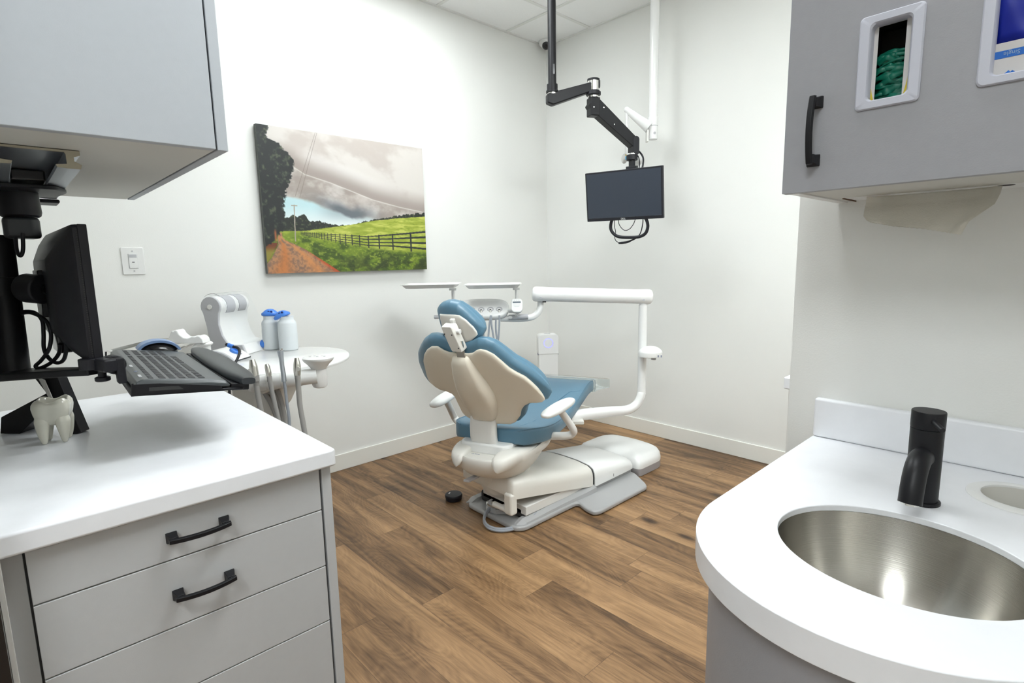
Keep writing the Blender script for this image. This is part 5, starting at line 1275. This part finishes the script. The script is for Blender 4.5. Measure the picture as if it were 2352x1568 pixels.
# ------------------------------------------------------------------ assistant unit behind the left console
def assistant_unit():
    ZT = .85
    c = V3(.735, -2.395, 0)-HR*.075+HF*.02; ra, rb = .285, .34
    e = thing('assistant_table', 'white oval tabletop unit with holder bar between the worktop and the wall', 'instrument table', (c[0], c[1], 0))
    def el(k, z): return [c+HR*(ra-k)*math.cos(2*PI*i/96)+HF*(rb-k)*math.sin(2*PI*i/96)+Z*z for i in range(96)]
    MB().rings([el(.012, ZT-.019), el(.002, ZT-.016), el(0, ZT-.010), el(.001, ZT-.004), el(.006, ZT)]).build('tabletop', WHITEC, e, ang=50)
    P = at
    # body under the table
    b0 = P(528, 862, 2.12); b1 = P(644, 856, 2.12)
    R = []
    for z, l, r_ in ((ZT-.020, 0, 0), (.74, .0, -.004), (.69, .01, -.03), (.64, .03, -.075), (.58, .05, -.10)):
        A = V3(b0[0], b0[1], z)+HR*l; B = V3(b1[0], b1[1], z)+HR*r_
        R.append([A, B, B+HF*.16, A+HF*.16])
    MB().rings(R).build('housing', CREAM, e, bev=.008)
    k = P(572, 900, 2.2)
    MB().cyl((k[0], k[1], 0), (k[0], k[1], .66), .035).build('column', OFFW, e)
    MB().lathe((k[0], k[1], 0), [(.13, 0), (.13, .02), (.04, .035)]).build('floor_base', OFFW, e)
    MB().obox(P(665, 858, 2.2)-Z*.0, HR*.07, HF*.05, Z*.008).build('under_plate', DKGREY, e)
    # holder bar
    A, B = P(569, 884, 2.03), P(728, 863, 2.10)
    ax = (B-A)/np.linalg.norm(B-A); L = np.linalg.norm(B-A)
    MB().lathe(A, [(.018, 0), (.026, .003), (.029, .010), (.029, .014), (.029, .020), (.0285, L)], ax, n=30).build('holder_bar', WHITEP, e)
    MB().rings([[P(590, 893, 2.06), P(668, 882, 2.09), P(668, 884, 2.14), P(590, 896, 2.12)], [P(604, 903, 2.06), P(650, 889, 2.09), P(650, 890, 2.14), P(604, 905, 2.12)]]).build('bar_bracket', CREAM, e, bev=.004)
    for px in (583.5, 617, 650, 685):
        t = (px-569)/(728-569); k = A+(B-A)*t
        MB().lathe(k-ax*.010, [(.030, 0), (.0305, .002), (.0305, .018), (.030, .020)], ax, n=30).build('holder_slot', OFFW, e)
    q = P(734, 868, 2.12)
    zt = P(734, 846, 2.12)[2]; zb = P(734, 890, 2.12)[2]; zf = P(734, 820, 2.12)[2]
    x, y = q[:2]
    MB().lathe((x, y, zb), [(.018, 0), (.025, .004), (.0285, .012), (.0285, zt-zb)], n=36).build('swivel_post', WHITEP, e)
    MB().lathe((x, y, zt), [(.0285, 0), (.0295, .004), (.040, .018), (.055, .033), (.0585, .040), (.0585, .045), (.052, .049), (.02, .050)], n=44).build('touch_pad', WHITEP, e)
    MB().cyl((x, y, zt-.0006), (x, y, zt+.0006), .0288, n=36).build('seam_ring', LGREY, e)
    for i in range(5):
        MB().obox(V3(x, y, zt+.0502)+HR*(i-2)*.014+HF*(.005 if i % 2 else -.008), HR*.004, HF*.003, Z*.0004).build('key_mark', LGREY, e)
    g = MB()
    text('C\u20ac', .018, P(577, 893, 2.112), HR, Z, DIM, 'mark', e) if False else None
    # hanging hoses behind
    for pts in (((607, 900), (622, 925), (634, 955), (640, 990)), ((612, 898), (630, 905), (645, 935), (652, 975), (655, 1010)), ((632, 885), (641, 905), (648, 930), (654, 960), (660, 1000))):
        MB().tube([P(*p, 2.12) for p in pts]+[P(*pts[-1], 2.12)-Z*.08], .0095, n=12).build('hose', GREYH, e)
    # four handpieces
    D = 2.0
    def ribbed(pts, r, e_, m):
        pts = [V3(p) for p in pts]
        fine = []; PP = [pts[0]*2-pts[1]]+pts+[pts[-1]*2-pts[-2]]
        for i in range(1, len(PP)-2):
            for j in range(24):
                t = j/24; fine.append(0.5*((2*PP[i])+(-PP[i-1]+PP[i+1])*t+(2*PP[i-1]-5*PP[i]+4*PP[i+1]-PP[i+2])*t*t+(-PP[i-1]+3*PP[i]-3*PP[i+1]+PP[i+2])*t**3))
        rr = [r*(1.0 if k % 2 else .90) for k in range(len(fine))]
        MB().tube(fine, rr, n=14, smooth=False).build('hose', m, e_, ang=80)
    h = thing('suction_handpiece', 'chrome suction handpiece nearest the keyboard tray, first in the holder bar', 'handpiece', P(583, 880, D))
    MB().tube([P(588, 868, D), P(586, 862, D), P(582, 842, D), P(579, 826, D)], [.0115, .0135, .0145, .0095], n=20).build('body', NICKEL, h)
    MB().obox(P(575, 850, D-.005), HR*.006, HF*.008, Z*.006).build('valve', NICKEL, h, bev=.002)
    MB().tube([P(587, 862, D), P(588.5, 876, D)], .0125, n=16, smooth=False).build('sleeve', GREYH, h)
    ribbed([P(588.5, 874, D), P(590, 890, D), P(595, 920, D), P(601, 955, D), P(604, 990, D)], .0105, h, GREYH)
    h = thing('saliva_ejector', 'slim chrome saliva ejector handpiece, second in the holder bar', 'handpiece', P(617, 875, D))
    MB().tube([P(619, 868, D), P(617, 856, D), P(614, 842, D), P(612, 836, D)], [.0075, .0105, .0095, .0065], n=20).build('body', NICKEL, h)
    MB().tube([P(618.5, 864, D), P(620, 876, D)], .0092, n=16, smooth=False).build('sleeve', GREYH, h)
    ribbed([P(620, 874, D), P(625, 900, D), P(633, 935, D), P(641, 970, D), P(646, 1005, D)], .0085, h, GREYH)
    h = thing('air_water_syringe', 'grey-blue air water syringe with angled metal nozzle, third in the holder bar', 'handpiece', P(650, 868, D))
    MB().tube([P(652.5, 876, D), P(651, 860, D), P(648, 840, D), P(646, 822, D), P(643.5, 806, D)], [.0095, .0088, .0078, .0085, .0115], n=20).build('body', ALU, h)
    MB().tube([P(644, 808, D), P(646.5, 803.5, D), P(648, 800, D)], [.005, .0042, .0035], n=12).build('nozzle', CHROME, h)
    MB().tube([P(652.5, 875, D), P(655, 890, D), P(659, 925, D), P(664, 960, D), P(666, 1000, D)], .0055, n=12).build('hose', GREYH2, h)
    h = thing('suction_handpiece', 'chrome suction handpiece with round valve beside the cup shaped pad, fourth in the holder bar', 'handpiece', P(683, 870, D))
    MB().tube([P(683, 862, D), P(682.5, 850, D), P(682, 836, D), P(681, 822, D)], [.0115, .0135, .0125, .0078], n=20).build('body', NICKEL, h)
    k = P(684.5, 847, D-.012)
    MB().cyl(k+HF*.006, k-HF*.002, .009, n=20).build('valve', NICKEL, h, bev=.001)
    MB().tube([P(683, 858, D), P(684, 870, D)], .0105, n=16, smooth=False).build('sleeve', GREYH, h)
    ribbed([P(684, 868, D), P(686, 895, D), P(689, 930, D), P(695, 965, D), P(701, 1000, D)], .0098, h, GREYH)

    # ---- devices standing on the table
    p_ = HR*.995-HF*.096; q_ = HR*.096+HF*.995
    def placed(px, py): return pl(px, py, 2, ZT)
    # large warmer / scaler base
    o = placed(566, 815)-p_*.172
    w_ = thing('ultrasonic_unit', 'large white bench unit with clear hood and blue dial on the oval table', 'dental device', o)
    def prof():
        pts = []
        cx, cz, r = .018, .222, .047
        pts += [(0, 0), (-.003, .07), (-.008, .13)]
        for k in range(13):
            a = math.radians(215-k*(255/12)); pts.append((cx+r*math.cos(a), cz+r*math.sin(a)))
        pts += [(.050, .140), (.062, .09), (.082, .055), (.11, .046), (.156, .046), (.172, 0)]
        return pts
    pr = prof(); Lq = .235
    MB().prism(pr, o+q_*.012, p_, Z, q_*(Lq-.012)).build('body', WHITEP, w_, bev=.004, ang=50)
    MB().prism([(x_, z_) for x_, z_ in pr], o, p_, Z, q_*.012).build('side_panel', LGREY, w_, bev=.003, ang=50)
    cc = o+p_*.018+Z*.222
    MB().cyl(cc-q_*.001, cc-q_*.006, .0115, n=24).build('pivot_cap', OFFW, w_, bev=.002)
    for a, b_ in ((.055, .120), (.150, .212)):
        MB().lathe(cc+q_*a, [(.0482, 0), (.0486, (b_-a)/2), (.0482, b_-a)], q_, n=40).build('drum', LGREY, w_)
    G = []
    for i in range(25):
        t = i/24
        if t < .5: a = math.radians(150-150*t*2*.72); X_, Z_ = .030+.058*math.cos(a), .225+.058*math.sin(a)
        else:
            s_ = (t-.5)*2; a = math.radians(150-150*.72); X0, Z0 = .030+.058*math.cos(a), .225+.058*math.sin(a); X_, Z_ = X0+(.165-X0)*s_, Z0+(.05-Z0)*s_
        G.append([o+p_*X_+Z*Z_+q_*(.006+.223*j/8) for j in range(9)])
    MB().surf(G, [[p-Z*.0012 for p in r_] for r_ in G]).build('clear_hood', CLEAR, w_, ang=60)
    fc = placed(606, 806)
    fn = p_*.92+Z*.39; fn /= np.linalg.norm(fn)
    kc = o+p_*.172+q_*.155+Z*.028
    MB().cyl(kc-p_*.012, kc+p_*.010, .021, n=28).build('dial', BLUEP, w_, bev=.004)
    MB().obox(kc+p_*.011, p_*.004, q_*.006, Z*.019).build('dial_grip', BLUEP, w_, bev=.003)
    for s_ in (.02, .2): MB().box(*[v for v in (0, 0, 0, 0, 0, 0)]) if False else None
    # small unit
    o = placed(481, 832)
    w2 = thing('scaler_unit', 'small wedge-shaped white unit with blue dial in front of the hooded unit', 'dental device', o)
    pr2 = [(0, .004), (0, .046), (.012, .050), (.035, .047), (.06, .040), (.085, .027), (.105, .012), (.112, .004)]
    MB().prism(pr2, o, p_, Z, q_*.012).build('side_panel', LGREY, w2, bev=.003, ang=50)
    MB().prism(pr2, o+q_*.012, p_, Z, q_*.115).build('body', WHITEP, w2, bev=.004, ang=50)
    MB().prism([(0.002, 0), (.002, .005), (.112, .005), (.112, 0)], o, p_, Z, q_*.125).build('base_seam', DKGREY, w2)
    n2 = p_*.50+Z*.86; n2 /= np.linalg.norm(n2); u2 = np.cross(q_, n2)
    kc = o+p_*.072+q_*.072+Z*.036
    MB().cyl(kc-n2*.004, kc+n2*.010, .022, n=28).build('dial', BLUEP, w2, bev=.004)
    MB().obox(kc+n2*.013, u2*.020, q_*.0055, n2*.006).build('dial_grip', BLUEP, w2, bev=.003)
    for dx_, dy_ in ((.0, .03), (.026, .01), (.026, -.015)):
        MB().obox(kc+u2*dx_+q_*dy_, u2*.002, q_*.005, n2*.0008).build('print', DIM, w2)
    D = 2.13
    MB().tube([P(519, 790.5, D), P(524, 792, D)], .006, n=10, smooth=False).build('plug', BLACKP, w2)
    MB().tube([P(524, 792, D), P(535, 796, D)], .0085, n=14, smooth=False).build('plug_sleeve', BLUEP, w2)
    MB().tube([P(535, 796, D), P(544, 798, D), P(550, 804, D-.01), P(549, 815, D-.03), P(541, 832, D-.06), P(531, 850, D-.10), P(527, 880, D-.1), P(527, 905, D-.1)], [.0055, .0055, .0055, .005, .005, .005, .005, .005], n=12).build('cord', BLACKP, w2)
    # bottles
    def bottle(px, py, label, tilt):
        o = placed(px, py); d_ = (o-C)@FW
        b = thing('bottle', label, 'bottle', o)
        r = .0435; hgt = .140
        MB().lathe(o, [(r*.9, 0), (r, .004), (r*1.0, hgt*.5), (r*.97, hgt-.012), (r*.90, hgt-.003), (r*.76, hgt+.004), (r*.72, hgt+.008), (r*.72, hgt+.022), (r*.75, hgt+.023)], n=44).build('container', POLY, b)
        MB().lathe(o+Z*.003, [(r*.85, 0), (r*.93, .003), (r*.93, hgt*.92)], n=44).build('liquid', mat('clear_liquid', (.86, .90, .92), .3, trans=.3) if 'clear_liquid' not in MATS else MATS['clear_liquid'], b)
        nk = V3(0, 0, 1.0)+HR*tilt; nk /= np.linalg.norm(nk); hr_ = np.cross(HF, nk)*-1; hr_ = HR-nk*(HR@nk); hr_ /= np.linalg.norm(hr_)
        top = o+Z*(hgt+.024)
        if tilt: top = top-HR*.018-Z*.006
        m = MB(); R = []
        for z_, kx, ky in ((0, .9, .9), (.003, 1, 1), (.012, 1, 1), (.016, .86, .9), (.024, .62, .8), (.030, .40, .6), (.032, .2, .3)):
            R.append([top+hr_*.040*kx*math.copysign(abs(math.cos(a))**.8, math.cos(a))+HF*.030*ky*math.sin(a)+nk*z_ for a in [2*PI*k/36 for k in range(36)]])
        m.rings(R).build('cap', BLUEP, b, ang=50)
        for s_ in (.004, .017):
            k = top+hr_*s_+nk*.020-HF*.025
            MB().cyl(k+HF*.004, k-HF*.0, .0055, n=14).build('cap_hole', mat('deep_blue', (.01, .03, .2), .5) if 'deep_blue' not in MATS else MATS['deep_blue'], b)
    bottle(627, 801, 'clear plastic bottle with level blue cap next to the hooded unit', 0)
    bottle(664, 803, 'clear plastic bottle with tilted blue cap at the back of the table', -.42)
    # tray on its arm and the white rest
    zt = .955
    q4 = [pl(x_, y_, 2, zt) for x_, y_ in ((240, 814), (352, 785), (478, 778), (400, 812))]
    t = thing('instrument_tray', 'thin metal instrument tray on a white swivel arm behind the keyboard', 'tray', sum(q4)/4)
    cc = sum(q4)/4
    def rng_(k, z):
        P4 = [cc+(p-cc)*k for p in q4]; out = []
        for i in range(4):
            a0, a1, a2 = P4[i-1], P4[i], P4[(i+1) % 4]
            A_ = a1+(a0-a1)*.12; B_ = a1+(a2-a1)*.12
            for j in range(6):
                s_ = j/5; out.append(A_*(1-s_)**2+a1*2*s_*(1-s_)+B_*s_*s_+Z*z)
        return out
    MB().rings([rng_(.9, 0), rng_(.94, 0), rng_(1.0, .010), rng_(1.03, .011), rng_(1.0, .0125), rng_(.93, .002), rng_(.9, .0015)]).build('tray_dish', CHROME, t, ang=40)
    D = 2.02
    a_ = thing('swivel_arm', 'white round swivel arm and post holding the metal tray by the bench unit', 'arm', P(473, 830, D))
    MB().cyl(P(473, 793, D), V3(*P(473, 793, D)[:2], ZT), .0155, n=24).build('post', WHITEP, a_)
    MB().ell(P(473, 789, D), HR*.022, HF*.03, Z*.010).build('arm_cap', WHITEP, a_)
    MB().tube([P(474, 789, D), P(455, 793, D-.02), P(440, 806, D-.03)], [.011, .011, .007], n=14).build('arm', WHITEP, a_)
    f_ = [(382, 789), (387, 776), (391, 764), (393.5, 759), (398, 761), (402, 757), (406, 760), (411, 768), (420, 775), (430, 777), (440, 773), (447, 774), (452, 771), (458, 773), (464, 778), (468, 789)]
    A_ = [P(x_, y_, 1.98) for x_, y_ in f_]
    zmin = zt+.002
    A_ = [V3(p[0], p[1], max(p[2], zmin)) for p in A_]
    o = MB().rings([A_, [p+HF*.05 for p in A_]]).build('instrument_rest', WHITEP, bev=.004, ang=30)
    tag(o, 'white wavy instrument rest sitting on the metal tray', 'instrument rest')
assistant_unit()


# ------------------------------------------------------------------ render look
S.view_settings.view_transform = 'Standard'; S.view_settings.look = 'None'; S.view_settings.gamma = 1.0
S.view_settings.exposure = 0.90
w = bpy.data.worlds.new('world'); S.world = w; w.use_nodes = True
w.node_tree.nodes['Background'].inputs[0].default_value = (0.9, 0.95, 1.0, 1); w.node_tree.nodes['Background'].inputs[1].default_value = 0.3
